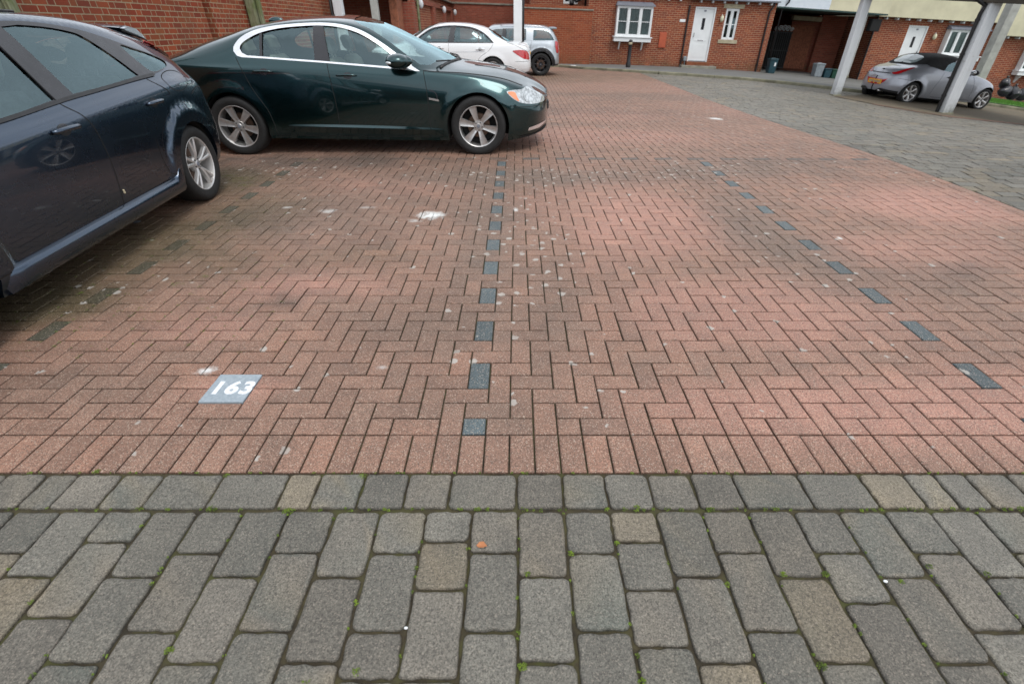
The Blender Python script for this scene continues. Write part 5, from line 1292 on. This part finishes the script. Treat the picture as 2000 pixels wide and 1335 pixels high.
def wall_lamp(F, root, u, v, w=.0):
    m = MB(); m.sphere(F(u, w + .10, v), (.075, .085, .12), 16, 10); m.build('wall_lamp', simple('cream_glass_lamp', (.62, .60, .42), .3, var=.05), root, smooth=True)
    b = MB(); b.tube([F(u, w, v + .05), F(u, w + .09, v + .14)], .02, 8); b.build('lamp_bracket', M_['white_old'], root)

# ------------------------------------------------------------------ house with the two doors' left one
F = Fr(.034)
def left_house():
    r = empty('brick_house', (3.05, 25.0, -.37), label='red brick house with white bay window, white door and small window by the footpath', cat='house')
    m = MB(); ops = [(1.35, 2.60, 1.10, 2.14), (4.57, 5.47, .25, 2.27), (5.90, 6.48, 1.12, 2.25)]
    F.wall(m, 0, 8.0, -.4, 2.52, ops); F.ends(m, 0, 8.0, -.4, 2.52, 5.5); m.build('wall', M_['brick_house'], r)
    bay_window(F, r, 1.19, 2.71, 1.10, 2.19)
    window_unit(F, r, 5.90, 6.48, 1.12, 2.25, -.03, 2, (.5,), curtain=False)
    m = MB(); F.box(m, 5.78, 6.62, -.05, .035, .98, 1.117, .01); m.build('window_sill', M_['stone'], r)
    m = MB(); F.box(m, 5.76, 6.64, -.05, .012, 2.252, 2.40, .006); m.build('lintel', M_['stone'], r)
    door_unit(F, r, 4.57, 5.47, .25, 2.27)
    m = MB(); F.box(m, 4.25, 5.80, .002, .42, -.10, .115, .012); m.build('door_step', M_['concrete'], r)
    m = MB(); F.wall(m, 4.5, 5.54, .116, .246, w=.26); F.quad(m, [(4.5, 0, .247), (5.54, 0, .247), (5.54, .26, .247), (4.5, .26, .247)], [(4.5, 0), (5.54, 0), (5.54, .26), (4.5, .26)])
    for u in (4.5, 5.54): F.quad(m, [(u, 0, .116), (u, .26, .116), (u, .26, .246), (u, 0, .246)], [(0, 0), (.26, 0), (.26, .13), (0, .13)])
    m.build('brick_step', M_['brick_garden'], r)
    drainpipe(F, r, 4.29, .0, 2.30); drainpipe(F, r, 7.74, -.05, 2.2, top=.1)
    m = MB(); F.box(m, 3.17, 3.49, .002, .06, .72, 1.30, .015); mb_ = m.build('meter_cupboard', M_['terracotta'], r); m = MB(); F.box(m, 3.20, 3.46, .061, .068, .76, 1.26, .004); m.build('cupboard_door', M_['terracotta'], mb_)
    m = MB(); F.box(m, 3.97, 4.21, .002, .018, 1.70, 1.80, .004); m.build('name_plaque', M_['white'], r)
    m = MB(); F.box(m, 4.37, 4.52, .002, .10, .26, .44, .02); m.tube([F(4.46, .05, -.02), F(4.46, .05, .27)], .02, 8); m.build('cable_box', M_['bin_grey'], r)
    wall_lamp(F, r, 5.74, 1.88)
    corbels(F, r, [.35 + .5 * k for k in range(8)], 2.52); corbels(F, r, [4.72 + .5 * k for k in range(7)], 2.50)
    m = MB(); F.box(m, 4.33, 8.02, -.02, .27, 2.505, 2.56, .004); m.build('fascia', M_['lead'], r)
    m = MB(); F.wall(m, 4.33, 8.0, 2.56, 5.0, w=.25); F.ends(m, 4.33, 8.0, 2.56, 5.0, 5.5, w=.25); m.build('weatherboard_upper_wall', M_['clad'], r)
    m = MB(); F.wall(m, 0, 4.33, 2.60, 5.0, w=.12); F.ends(m, 0, 4.325, 2.60, 5.0, 5.5, w=.12); F.box(m, 0, 4.32, -.01, .12, 2.535, 2.598); m.build('upper_wall', M_['brick_house'], r)
    m = MB(); F.box(m, -.1, 8.1, -2.9, .35, 5.001, 5.12); m.build('roof', M_['lead'], r)
left_house()

def right_house():
    F = Fr(.045)
    r = empty('brick_house', (16.0, 26.0, -1.1), label='brick house with cream upper storey and white door behind the convertible', cat='house')
    m = MB(); ops = [(1.70, 2.61, .20, 2.24), (3.60, 5.0, 1.20, 2.14)]
    F.wall(m, .16, 5.62, -.5, 2.50, ops); F.ends(m, .16, 5.62, -.5, 2.50, 5.0); m.build('wall', M_['brick_house'], r)
    door_unit(F, r, 1.70, 2.61, .20, 2.24, handle_left=False); wall_lamp(F, r, 2.97, 1.86)
    bay_window(F, r, 3.46, 5.20, 1.20, 2.17, nl=4, rows=())
    drainpipe(F, r, .10, .0, 3.0, w=.10); corbels(F, r, [.45 + .5 * k for k in range(10)], 2.49, .22)
    m = MB(); F.wall(m, .0, 5.60, 2.50, 5.2, w=.30); F.ends(m, .0, 5.60, 2.50, 5.2, 5.2, w=.30); F.box(m, .0, 5.6, .001, .299, 2.502, 2.53); m.build('render_upper_wall', M_['cream'], r)
    m = MB(); F.box(m, -.1, 5.7, -2.9, .45, 5.201, 5.32); m.build('roof', M_['lead'], r)
    m = MB(); F.box(m, 1.6, 2.8, .002, .4, -.1, .19, .01); m.build('door_step', M_['concrete'], r)
    r = empty('brick_house', (21.62, 25.8, -1.1 - .045 * 5.62 - .46), label='brick house stepped lower at the right edge with a white bay window', cat='house')
    m = MB(); ops = [(1.75, 3.3, 1.20, 2.14)]
    F.wall(m, 0.01, 7, -.6, 2.50, ops); F.ends(m, 0.01, 7, -.6, 2.50, 5.0); m.build('wall', M_['brick_house'], r)
    bay_window(F, r, 1.62, 3.4, 1.20, 2.17, nl=4, rows=()); drainpipe(F, r, .25, .0, 2.4)
    corbels(F, r, [.45 + .5 * k for k in range(8)], 2.49, .22)
    m = MB(); F.wall(m, .0, 7, 2.50, 5.2, w=.30); F.ends(m, .0, 7, 2.50, 5.2, 5.2, w=.30); m.build('render_upper_wall', M_['cream'], r)
right_house()

def passage():
    F = Fr(.058)
    r = empty('bridging_storey', (11.06, 25.0, -.64), label='white boarded and cream upper floor bridging the dark passage between houses', cat='building')
    m = MB(); F.wall(m, 0.02, 2.25, 2.40, 5.2, w=.02); F.quad(m, [(0.02, .02, 2.40), (0.02, -6, 2.40), (0.02, -6, 5.2), (0.02, .02, 5.2)], [(0, 2.4), (6, 2.4), (6, 5.2), (0, 5.2)]); m.build('weatherboard_wall', M_['clad'], r)
    m = MB(); F.wall(m, 2.25, 4.85, 2.40, 5.2, w=.02); m.build('render_wall', M_['cream'], r)
    m = MB(); F.box(m, 0.02, 4.85, -6, .015, 2.34, 2.395); m.build('soffit', M_['dark_green_trim'], r)
    m = MB(); F.wall(m, -.3, 6.5, -.5, 2.34, w=-5.6); m.build('passage_back_wall', M_['brick_dark'], r)
    m = MB(); F.wall(m, 2.35, 3.7, -.5, 1.98, w=-3.2); F.wall(m, 3.7, 4.9, -.5, 2.3, w=-3.0)
    F.quad(m, [(3.7, -3.0, -.5), (3.7, -3.2, -.5), (3.7, -3.2, 2.3), (3.7, -3.0, 2.3)], [(0, 0), (.2, 0), (.2, 2.8), (0, 2.8)]); m.build('side_wall', M_['brick_dark'], r)
    m = MB(); F.box(m, 2.3, 3.9, -3.3, -3.05, 2.02, 2.2, .01); m.build('lintel', M_['stone'], r)
    m = MB()
    m.tube([F(.42, .10, 5.0), F(.42, .10, 2.55), F(.30, -.10, 2.32), F(.30, -.10, .0)], .035, 8); m.build('drainpipe', M_['black'], r, smooth=True)
    m = MB(); F.box(m, 4.35, 4.78, -.4, -.1, 1.75, 2.2, .02); m.build('hanging_meter_box', M_['dark'], r)
    # posts and fence
    q = empty('slatted_fence', (12.35, 28.0, -.86), label='red brown slatted fence panel at the back of the dark passage', cat='fence')
    Fq = Fr(.04)
    for i in range(11): mm = MB(); Fq.box(mm, 1.0 + i * .105, 1.082 + i * .105, 0, .02, .12, 1.95, .004); mm.build('slat', M_['wood_fence'], q)
    for v in (.35, 1.7): mm = MB(); Fq.box(mm, .98, 2.18, -.05, -.005, v, v + .08); mm.build('rail', M_['wood_fence'], q)
    q = empty('iron_gate', (12.35, 27.6, -.80), label='black iron gate with a pale scrolled top in the passage', cat='gate')
    mm = MB()
    for i in range(10): mm.tube([Fq(.0 + i * .10, 0, .05), Fq(.0 + i * .10, 0, 1.62)], .011, 6)
    for v in (.08, .8, 1.55): Fq.box(mm, -.02, .95, -.012, .012, v, v + .035)
    mm.build('bars', M_['gate'], q)
    for i in range(5):
        mm = MB(); c = (.1 + .19 * i); R0 = .07 + .05 * math.sin(math.pi * (i + .5) / 5)
        mm.tube([Fq(c + R0 * (1 - t / 26) * math.cos(t * .5), 0, 1.62 + R0 + R0 * 1.1 * (1 - t / 26) * math.sin(t * .5)) for t in range(22)], .014, 6); mm.build('scroll', M_['white_old'], q, smooth=True)
    mm = MB(); Fq.box(mm, -1.2, .95, -.10, -.06, .1, 1.60); mm.build('passage_shade_sheet', M_['dark'], q)  # dark sheet stands in for the shade behind the gate
    q = MB(); q.tube([(12.05, 26.6, -.75), (12.05, 26.6, .85)], .02, 8); q.build('steel_pole', M_['white_old'], smooth=True, label='thin pale pole standing in front of the iron gate', cat='pole')
M_['dark_green_trim'] = simple('dark_green_trim_paint', (.02, .05, .045), .6)
passage()

def square_post(x, y, s, h, mat, name, label, rot=0, sy=None, group=None, base=True, z0=None, cap=None):
    z = terr(x, y) if z0 is None else z0
    m = MB(); sy = sy or s; m.box((-s / 2, -sy / 2, -.05), (s / 2, sy / 2, h), .012)
    r = empty(name, (x, y, z), (0, 0, rot), label=label, cat='post', group=group); m.build('shaft', mat, r)
    if base:
        m = MB(); m.box((-s / 2 - .018, -sy / 2 - .018, -.05), (s / 2 + .018, sy / 2 + .018, .035), .006); m.build('foot', M_['kerbm'], r)
    return r
p1 = G(1633, 187.5); p2 = G(1848, 223); n1 = (p1[0] + .02, p1[1] + .10); n2 = (p2[0] + .02, p2[1] + .13)
square_post(n1[0], n1[1], .205, 2.6, M_['white_old'], 'carport_post', 'white square carport post left of the convertible')
r2 = square_post(n2[0], n2[1], .27, 2.5, M_['white_old'], 'carport_post', 'thick white square carport post with black pipe in front of the convertible')
m = MB(); m.tube([(-.175, .02, 0), (-.175, .02, 2.15), (-.16, -.01, 2.3), (-.45, .0, 2.44)], .042, 10)
for z in (.4, 1.3, 2.0): m.tube([(-.175, .02, z), (-.175, .02, z + .04)], .052, 10)
m.build('rainwater_pipe', M_['black'], r2, smooth=True, angle=40)
# brown carport beam over the posts
d = Vector((n2[0] - n1[0], n2[1] - n1[1])); L0 = d.length; ang = math.atan2(d.y, d.x)
br = empty('carport_canopy', (n1[0], n1[1], 1.845), (0, math.atan((1.845 - 1.675) / L0), ang), label='dark brown edge of the carport roof above the white posts', cat='canopy')
M_['brown'] = simple('dark_brown_board', (.035, .028, .018), .7, var=.3, scale=4)
m = MB(); m.box((-.8, -.22, 0), (9.5, .22, .38), .01); m.build('edge_beam', M_['brown'], br)
m = MB(); m.box((-.8, .221, .14), (9.5, 3.0, .30), .01); m.build('roof_deck', M_['brown'], br)
pp = ray(1951, 80); t_ = 19.5 / pp[1]; gx_ = pp[0] * t_
square_post(gx_, 19.6, .30, 2.9, M_['grey_post'], 'carport_post', 'grey shaded carport post behind the convertible bonnet')
square_post(15.05, 25.4, .36, 2.45, M_['grey_post'], 'passage_post', 'thick grey post at the mouth of the dark passage', z0=-.90)

# left side: long brick wall parallel to the bays ----------------------------
FY = Fr(.018, 'y')
def left_wall():
    r = empty('brick_wall', (-5.45, -2.0, .11), label='long old red brick wall along the left behind the cars', cat='wall')
    m = MB(); 
    def seg(u0, u1, w, v1=3.2):
        FY.quad(m, [(u0, w, -.8), (u1, w, -.8), (u1, w, v1), (u0, w, v1)], [(u0, -.8), (u1, -.8), (u1, v1), (u0, v1)])
        for u in (u0, u1): FY.quad(m, [(u, w, -.8), (u, w - .35, -.8), (u, w - .35, v1), (u, w, v1)], [(0, -.8), (.35, -.8), (.35, v1), (0, v1)])
        FY.quad(m, [(u0, w, v1), (u1, w, v1), (u1, w - .35, v1), (u0, w - .35, v1)], [(u0, 0), (u1, 0), (u1, .35), (u0, .35)])
    seg(4.6, 12.2, 0, 2.32); seg(12.27, 19.0, .09, 2.32)
    m.build('wall', M_['brick_left'], r)
    m = MB(); FY.box(m, 4.6, 19.0, -.40, .14, 2.321, 2.40, .01); m.build('coping', M_['concrete'], r)
    m = MB(); FY.box(m, 12.2, 12.27, -.25, -.06, -.8, 2.31); m.build('movement_joint', M_['dark'], r)
left_wall()
for (px, yy, lab) in ((12, 5.9, 'mossy green timber post at the left edge of the wall'), (515, 11.6, 'mossy split timber post in front of the brick wall')):
    z = .0 if yy < 7 else -.1
    r = empty('timber_post', (-5.22, yy, terr(-5.2, yy)), label=lab, cat='post', group='mossy timber posts along the wall')
    m = MB(); m.box((-.105, -.09, 0), (.065, .09, 3.0), .014); m.build('post', M_['timber'], r)
    m = MB(); m.box((.075, -.02, 0), (.135, .10, 2.9), .012); m.build('batten', M_['timber'], r)
square_post(-4.93, 16.2, .235, 2.9, M_['white_old'], 'undercroft_post', 'white post at the front corner of the dark undercroft')
m = MB(); m.tube([(-5.12, 16.15, terr(-5, 16) - .0), (-5.12, 16.15, 2.7)], .04, 8); m.build('rainwater_pipe', M_['black'], smooth=True, label='black pipe left of the white undercroft post', cat='pipe')
square_post(-4.20, 17.3, .20, 2.9, M_['grey_post'], 'undercroft_post', 'grey shaded post inside the dark undercroft')
def undercroft():
    r = empty('undercroft_building', (-8, 17.0, -.2), label='dark brick undercroft beyond the green saloon roof', cat='building')
    F = Fr(0)
    m = MB(); F.wall(m, 1.5, 4.35, -.4, 2.3, w=-3.3); m.build('back_wall', M_['brick_dark'], r)
    m = MB(); F.box(m, -.5, 4.55, -6, -.2, 2.30, 2.75); m.build('floor_above', M_['brown'], r)
    m = MB(); F.wall(m, -.5, 4.55, 2.751, 5.5, w=-.2); F.ends(m, -.5, 4.55, 2.751, 5.5, 5.5, w=-.2); m.build('upper_wall', M_['brick_dark'], r)
    m = MB(); F.box(m, 4.12, 4.36, -1.9, -.8, -.4, 2.29, .01); m.build('brown_screen', M_['wood_fence'], r)
    m = MB(); F.box(m, 1.0, 1.5, -3.4, -3.1, -.4, 2.28, .0); m.build('side_screen', M_['dark'], r)
    m = MB(); F.wall(m, 2.55, 3.1, .1, 1.85, w=-3.28); m.build('back_door', M_['wood_fence'], r)
undercroft()
def lamp_wall():
    r = empty('panelled_brick_wall', (-3.45, 18.6, -.26), label='brick wall with recessed panels and pale globe lamps receding behind the white saloon', cat='wall')
    F2 = Fr(.018, 'y')
    m = MB()
    def q(u0, u1, w, v0, v1): F2.quad(m, [(u0, w, v0), (u1, w, v0), (u1, w, v1), (u0, w, v1)], [(u0, v0), (u1, v0), (u1, v1), (u0, v1)])
    q(0, 19, 0, -.5, 4.2); m.build('wall', M_['brick_house'], r)
    for u in (.0, 4.7, 8.2, 11.2, 14.0, 17.2):
        m = MB(); q_ = (u, u + .55)
        F2.bbox(m, u, u + .5, -.2, .14, -.5, 2.05); m.build('pier', M_['brick_dark'], r)
    for u in (0, ): 
        m = MB(); F2.bbox(m, .5, 19, -.2, .10, 2.06, 2.22); m.build('string_course', M_['brick_dark'], r)
        m = MB(); F2.box(m, .5, 19, -.2, .16, 2.40, 2.46, .01); m.build('ledge', M_['concrete'], r)
    for u in (.9, 7.0, 11.4, 14.6):
        m = MB(); m.sphere(F2(u, .26, 2.02), (.085, .085, .13), 14, 10); g = m.build('globe_lamp', M_['white_old'], r, smooth=True); m = MB(); m.tube([F2(u, .0, 2.12), F2(u, .22, 2.14)], .025, 8); m.build('lamp_bracket', M_['black'], g)
    m = MB(); m.tube([F2(.62, .20, -.3), F2(.62, .20, 3.5)], .04, 8); m.build('drainpipe', M_['timber'], r, smooth=True)
    m = MB(); F2.box(m, 14.0, 17.0, .0, .35, 2.55, 3.2, .03); m.build('dark_sign_box', M_['dark_green_trim'], r)
lamp_wall()
def garden_walls():
    F = Fr(.03)
    r = empty('garden_wall', (0.15, 24.6, -.30), label='orange brick garden wall with dark coping left of the house', cat='wall')
    m = MB(); F.wall(m, 0, 3.05, -.4, 1.98); F.ends(m, 0, 3.05, -.4, 1.98, .35); F.wall(m, .02, 3.03, 2.032, 2.13, w=.0); F.ends(m, .02, 3.03, 2.032, 2.13, .33); m.build('wall', M_['brick_garden'], r)
    m = MB(); F.box(m, -.02, 3.06, -.38, .035, 1.981, 2.030, .008); m.build('tile_creasing', M_['concrete'], r)
    r = empty('rear_brick_wall', (-4.2, 31.0, -.45), label='taller brick wall with a string course between lamps and pillar', cat='wall')
    m = MB(); F.wall(m, -.5, 8, -.4, 5.2); m.build('wall', M_['brick_dark'], r)
    m = MB(); F.box(m, -.5, 8, -.1, .05, 2.42, 2.50, .01); m.build('string_course', M_['concrete'], r)
    r = empty('annexe', (-.3, 26.2, -.35), label='brick annexe with a small white window above the garden wall', cat='building')
    m = MB(); F.wall(m, .9, 3.34, -.4, 5, [(2.35, 3.0, 2.28, 3.2)]); F.ends(m, .9, 3.34, -.4, 5, 4.5); m.build('wall', M_['brick_house'], r)
    window_unit(F, r, 2.35, 3.0, 2.28, 3.2, -.03, 2, (), curtain=False)
    m = MB(); m.tube([F(2.85, .30, 2.35), F(3.4, .30, 2.6)], .05, 8); m.tube([F(2.8, .3, 2.33), F(2.6, .28, 2.30)], [.09, .12], 8); m.tube([F(3.3, .3, 2.2), F(3.3, .3, 3.2)], .04, 8); m.build('waste_pipe', M_['black'], r, smooth=True)
garden_walls()
cp_ = square_post(.02, 17.6, .255, 3.2, M_['white'], 'white_pillar', 'tall white square pillar between the white saloon and silver hatchback')
m = MB(); m.tube([(.165, .06, 0), (.165, .06, 3.1)], .035, 8); m.build('rainwater_pipe', M_['black'], cp_, smooth=True)

# terrace added behind the camera, out of view, to darken reflections in the cars
def terrace():
    r = empty('added_terrace', (-26, -21, -.1), label='made-up dark brick terrace behind the camera, added to darken car reflections', cat='building')
    F = Fr(0)
    m = MB(); m.box((0, -6, 0), (52, 0, 4.6)); m.build('wall', M_['terr_brick'], r)
    for k in range(10):
        for v in (1.0, 3.5): m = MB(); m.box((2 + 5 * k, .0, v), (3.6 + 5 * k, .06, v + 1.2), .01); m.build('window', M_['black_gloss'], r)
    m = MB(); m.add([(0, .3, 4.6), (52, .3, 4.6), (52, -3, 6.4), (0, -3, 6.4), (0, -6.3, 4.6), (52, -6.3, 4.6)], [(0, 1, 2, 3), (3, 2, 5, 4), (0, 3, 4), (1, 5, 2)]); m.build('roof', M_['lead'], r)
M_['terr_brick'] = simple('dark_terrace_brick', (.10, .045, .03), .9, var=.3, scale=3)
terrace()

# ------------------------------------------------------------------ small things
def bollard(px, py):
    x, y = G(px, py); r = empty('bollard', (x, y, path_z(x, y)), label='black bollard with pale top band below the bay window', cat='bollard')
    m = MB(); m.lathe([(.095, 0), (.095, .16), (.075, .20), (.068, .85), (.075, .87), (.075, .90), (.06, .93), (.03, .955), (0, .96)], axis='z', n=20); m.build('post', M_['black'], r, smooth=True, angle=40)
    m = MB(); m.lathe([(.074, .78), (.0745, .78), (.0745, .86), (.074, .86)], axis='z', n=20); m.build('reflective_band', M_['stone'], r, smooth=True)
bollard(1226, 134.5)
def tub(x, y, z, s, h, mat, label, name='bin', taper=.85, lid=True, rot=0, group=None):
    r = empty(name, (x, y, z), (0, 0, rot), label=label, cat='bin', group=group)
    m = MB(); m.box((-s / 2, -s / 2, 0), (s / 2, s / 2, h), .015, lambda a, b, c: (a * (taper + (1 - taper) * c / h), b * (taper + (1 - taper) * c / h), c)); m.build('tub', mat, r)
    m = MB(); m.box((-s / 2 - .015, -s / 2 - .015, h + .001), (s / 2 + .015, s / 2 + .015, h + .035), .01)
    if lid: m.box((-s / 2 + .02, -s / 2 + .02, h + .036), (s / 2 - .02, s / 2 - .02, h + .05), .006); m.tube([(-.08, 0, h + .06), (.08, 0, h + .06)], .014, 6)
    m.build('lid' if lid else 'rim', mat, r)
    return r
b1 = tub(11.30, 24.6, path_z(11.3, 24.6), .34, .52, M_['bin_teal'], 'dark teal caddy bin at the right corner of the brick house')
m = MB(); m.box((.03, -.175, .28), (.10, -.168, .42), .002); m.build('paper_label', M_['white'], b1)
tub(13.62, 25.0, path_z(13.6, 25.0), .38, .48, M_['bin_grey'], 'grey round topped bin at the foot of the passage post')
for i, (x, mt, lb) in enumerate(((14.0, M_['bin_teal'], 'dark recycling box next to the grey bin'), (14.34, M_['bin_green'], 'green recycling box between two darker boxes'), (14.68, M_['bin_teal'], 'dark recycling box nearest the white carport post'))):
    tub(x, 24.9, path_z(x, 24.9), .31, .33, mt, lb, name='recycling_box', lid=False, group='recycling boxes in the passage')
# black bags and a folded pushchair below the far bay window
for i, (px, py, s, lb) in enumerate(((1962, 181, .42, 'leftmost black refuse bag under the far bay window'), (1978, 185, .5, 'large slumped black bag in the middle of the heap'), (1996, 188, .45, 'black refuse bag at the right photo edge'), (1970, 167, .40, 'dark grey bag lying on top of the heap'))):
    d_ = ray(px, py); t_ = 23.4 / d_[1]; x, y, z = d_[0] * t_, 23.4 + (.25 if i == 3 else 0), CAM_H + d_[2] * t_
    r = empty('refuse_bag', (x, y, z - s * .4), (0, 0, i * 1.3), label=lb, cat='bag', group='black bags under the bay window')
    m = MB(); rr = random.Random(i); m.sphere((0, 0, s * .5), (s * .62, s * .5, s * .52), 22, 14)
    m.v = [(a * (1 + .16 * math.sin(9 * a + i) * math.cos(11 * c)), b * (1 + .14 * math.sin(13 * b + 5 * c)), c * (1 + .10 * math.sin(10 * a + 7 * b))) for a, b, c in m.v]
    m.build('bag', M_['black_gloss'], r, smooth=True); m = MB(); m.tube([(0, 0, s * .98), (.02, .01, s * 1.08), (.05, .02, s * 1.2)], [.03, .02, .06], 8); m.build('knot', M_['black_gloss'], r, smooth=True)
# number plate set in the paving
def number_block():
    x0, y0 = XC - 1.2, Y0 + .4
    r = empty('bay_number_plate', (x0 + .1, y0 + .1, 0), label='square blue grey painted block lettered 163 in white', cat='number plate')
    t = NT('blue_grey_painted_block'); p = t.obj(); n = t.noise(60, 5, .7, p); e = t.noise(18, 5, .7, p)
    c = t.mix(t.ramp(n, .3, .7), C3(.23, .275, .31), C3(.34, .39, .425)); c = t.mix(t.ramp(e, .54, .66, 0, .6), c, C3(.46, .50, .53))
    pm = t.bsdf(Base_Color=c, Roughness=.75, Normal=t.bump(n, .3, .002))
    m = MB(); m.box((-.1, -.1, -.012), (.1, .1, .0035), .0015); m.build('painted_block', pm, r)
    t = NT('worn_white_lettering'); p = t.obj(); n = t.noise(95, 5, .75, p)
    c = t.mix(t.ramp(n, .50, .64, 0, .75), C3(.74, .76, .78), C3(.40, .45, .48)); wm = t.bsdf(Base_Color=c, Roughness=.7)
    def txt(body, size, x, y, z, sx, mat, off, name, shear=0):
        cu = bpy.data.curves.new(name, 'FONT'); cu.body = body; cu.size = size; cu.align_x = 'CENTER'; cu.align_y = 'CENTER'; cu.offset = off; cu.extrude = .0004; cu.space_character = 1.12; cu.resolution_u = 6; cu.shear = shear
        tmp = bpy.data.objects.new(name, cu); COL.objects.link(tmp); dg = bpy.context.evaluated_depsgraph_get(); me = bpy.data.meshes.new_from_object(tmp.evaluated_get(dg)); bpy.data.objects.remove(tmp)
        me.materials.clear(); me.materials.append(mat); me.transform(Matrix.Diagonal((sx, 1, 1, 1)))
        o = bpy.data.objects.new(name, me); COL.objects.link(o); o.parent = r; o.location = (x, y, z); return o
    txt('163', .122, .010, -.006, .0042, 1.0, wm, .0048, 'digits')
number_block()
lf = MB(); x, y = G(941, 1066)
lf.add([(x - .018, y, .004), (x - .008, y + .010, .010), (x + .006, y + .010, .012), (x + .018, y - .002, .005), (x + .004, y - .010, .008), (x - .010, y - .008, .006), (x, y + .001, .003)], [(0, 1, 6), (1, 2, 6), (2, 3, 6), (3, 4, 6), (4, 5, 6), (5, 0, 6)])
lf.build('fallen_leaf', simple('dry_orange_leaf', (.42, .17, .07), .7), smooth=False, label='small dry orange leaf lying on a grey sett', cat='leaf')
for px, py, s, lb in ((793, 1226, .006, 'tiny white stone chip in a sett joint at lower centre'), (1729, 1135, .007, 'tiny white stone chip in a joint at lower right')):
    x, y = G(px, py); m = MB(); m.sphere((x, y, .002), (s, s * .7, s * .5), 8, 6); m.build('stone_chip', M_['white'], smooth=True, label=lb, cat='stone chip')
x, y = G(1119, 133); m = MB(); m.box((x - .12, y - .09, terr(x, y) + .004), (x + .12, y + .09, terr(x, y) + .09), .03, lambda a, b, c: (a + .02 * math.sin(30 * b), b + .015 * math.sin(25 * a), c)); m.build('litter', M_['white'], label='crumpled white litter against the far kerb', cat='litter')
x, y = G(262, 434); m = MB(); m.box((x - .05, y - .02, .003), (x + .05, y + .02, .008), .002); m.build('paper_scrap', M_['bin_grey'], label='pale scrap under the sill of the blue hatchback', cat='litter')

# moss and weeds growing in the joints ---------------------------------------
wm_ = MB(); rw_ = random.Random(11)
def tuft(x, y, r, n):
    z = terr(x, y) - .008
    for i in range(n):
        a = rw_.uniform(0, 6.28); q = r * rw_.random()**.6; cx, cy = x + q * math.cos(a), y + q * math.sin(a) * .8; s = rw_.uniform(.0014, .0034); b = rw_.uniform(0, 6.28); h = z + .006 + rw_.uniform(0, .010) * (1 - q / (r + .001))
        dx, dy = s * math.cos(b), s * math.sin(b); wm_.add([(cx - dx, cy - dy, h), (cx + dy * .6, cy - dx * .6, h + .002), (cx + dx, cy + dy, h + rw_.uniform(-.001, .004)), (cx - dy * .6, cy + dx * .6, h + .002)], [(0, 1, 2, 3)])
for (px, py, r, n) in [(560, 1000, .022, 130), (412, 993, .016, 70), (707, 930, .02, 90), (443, 928, .012, 50), (190, 920, .012, 50), (1205, 1060, .010, 40), (1115, 1080, .012, 50), (1530, 1120, .012, 60), (1612, 1120, .012, 60), (2000, 995, .02, 90), (1322, 920, .012, 40), (1605, 1300, .014, 60), (330, 1270, .014, 60), (1245, 990, .012, 40), (1760, 1135, .010, 40), (595, 1340, .03, 150), (1030, 1120, .010, 30), (1020, 1300, .014, 60), (1255, 1330, .012, 50), (1420, 1140, .012, 40), (1928, 1120, .012, 40), (1815, 1105, .012, 40), (695, 1310, .016, 60), (1385, 995, .010, 40), (400, 540, .035, 90), (470, 350, .16, 420), (445, 345, .10, 200), (480, 362, .08, 160), (610, 312, .08, 140), (345, 555, .05, 80), (290, 470, .06, 80)]:
    x, y = G(px, py); tuft(x, y, r, n)
for k in range(-16, 20):
    for q in range(7):
        x = .0036 + .16 * k; y = YS - .166 - rw_.random() * .75
        if rw_.random() < .75: tuft(x + rw_.uniform(-.003, .003), y, rw_.uniform(.003, .008), rw_.randint(6, 20))
for k in range(110):
    x = rw_.uniform(-2.6, 3.2); tuft(x, YS - .162 + rw_.uniform(-.004, .004), rw_.uniform(.004, .011), rw_.randint(6, 30)); 
    if k < 60: x = rw_.uniform(-2.6, 3.2); tuft(x, YS + .001, rw_.uniform(.003, .008), rw_.randint(5, 18))
for k in range(260):
    px, py = rw_.uniform(0, 560), rw_.uniform(330, 700); x, y = G(px, py); i = round((x - XC) / .1); tuft(XC + i * .1, y, rw_.uniform(.006, .02), rw_.randint(4, 14))
t = NT('joint_moss'); p = t.pos(); n = t.noise(35, 4, .6, p)
t.bsdf(Base_Color=t.mix(t.ramp(n, .35, .65), C3(.045, .07, .008), C3(.17, .25, .022)), Roughness=.9)
wm_.build('joint_moss', t.m, kind='stuff', label='bright green moss and weeds growing in the paving joints', cat='moss')
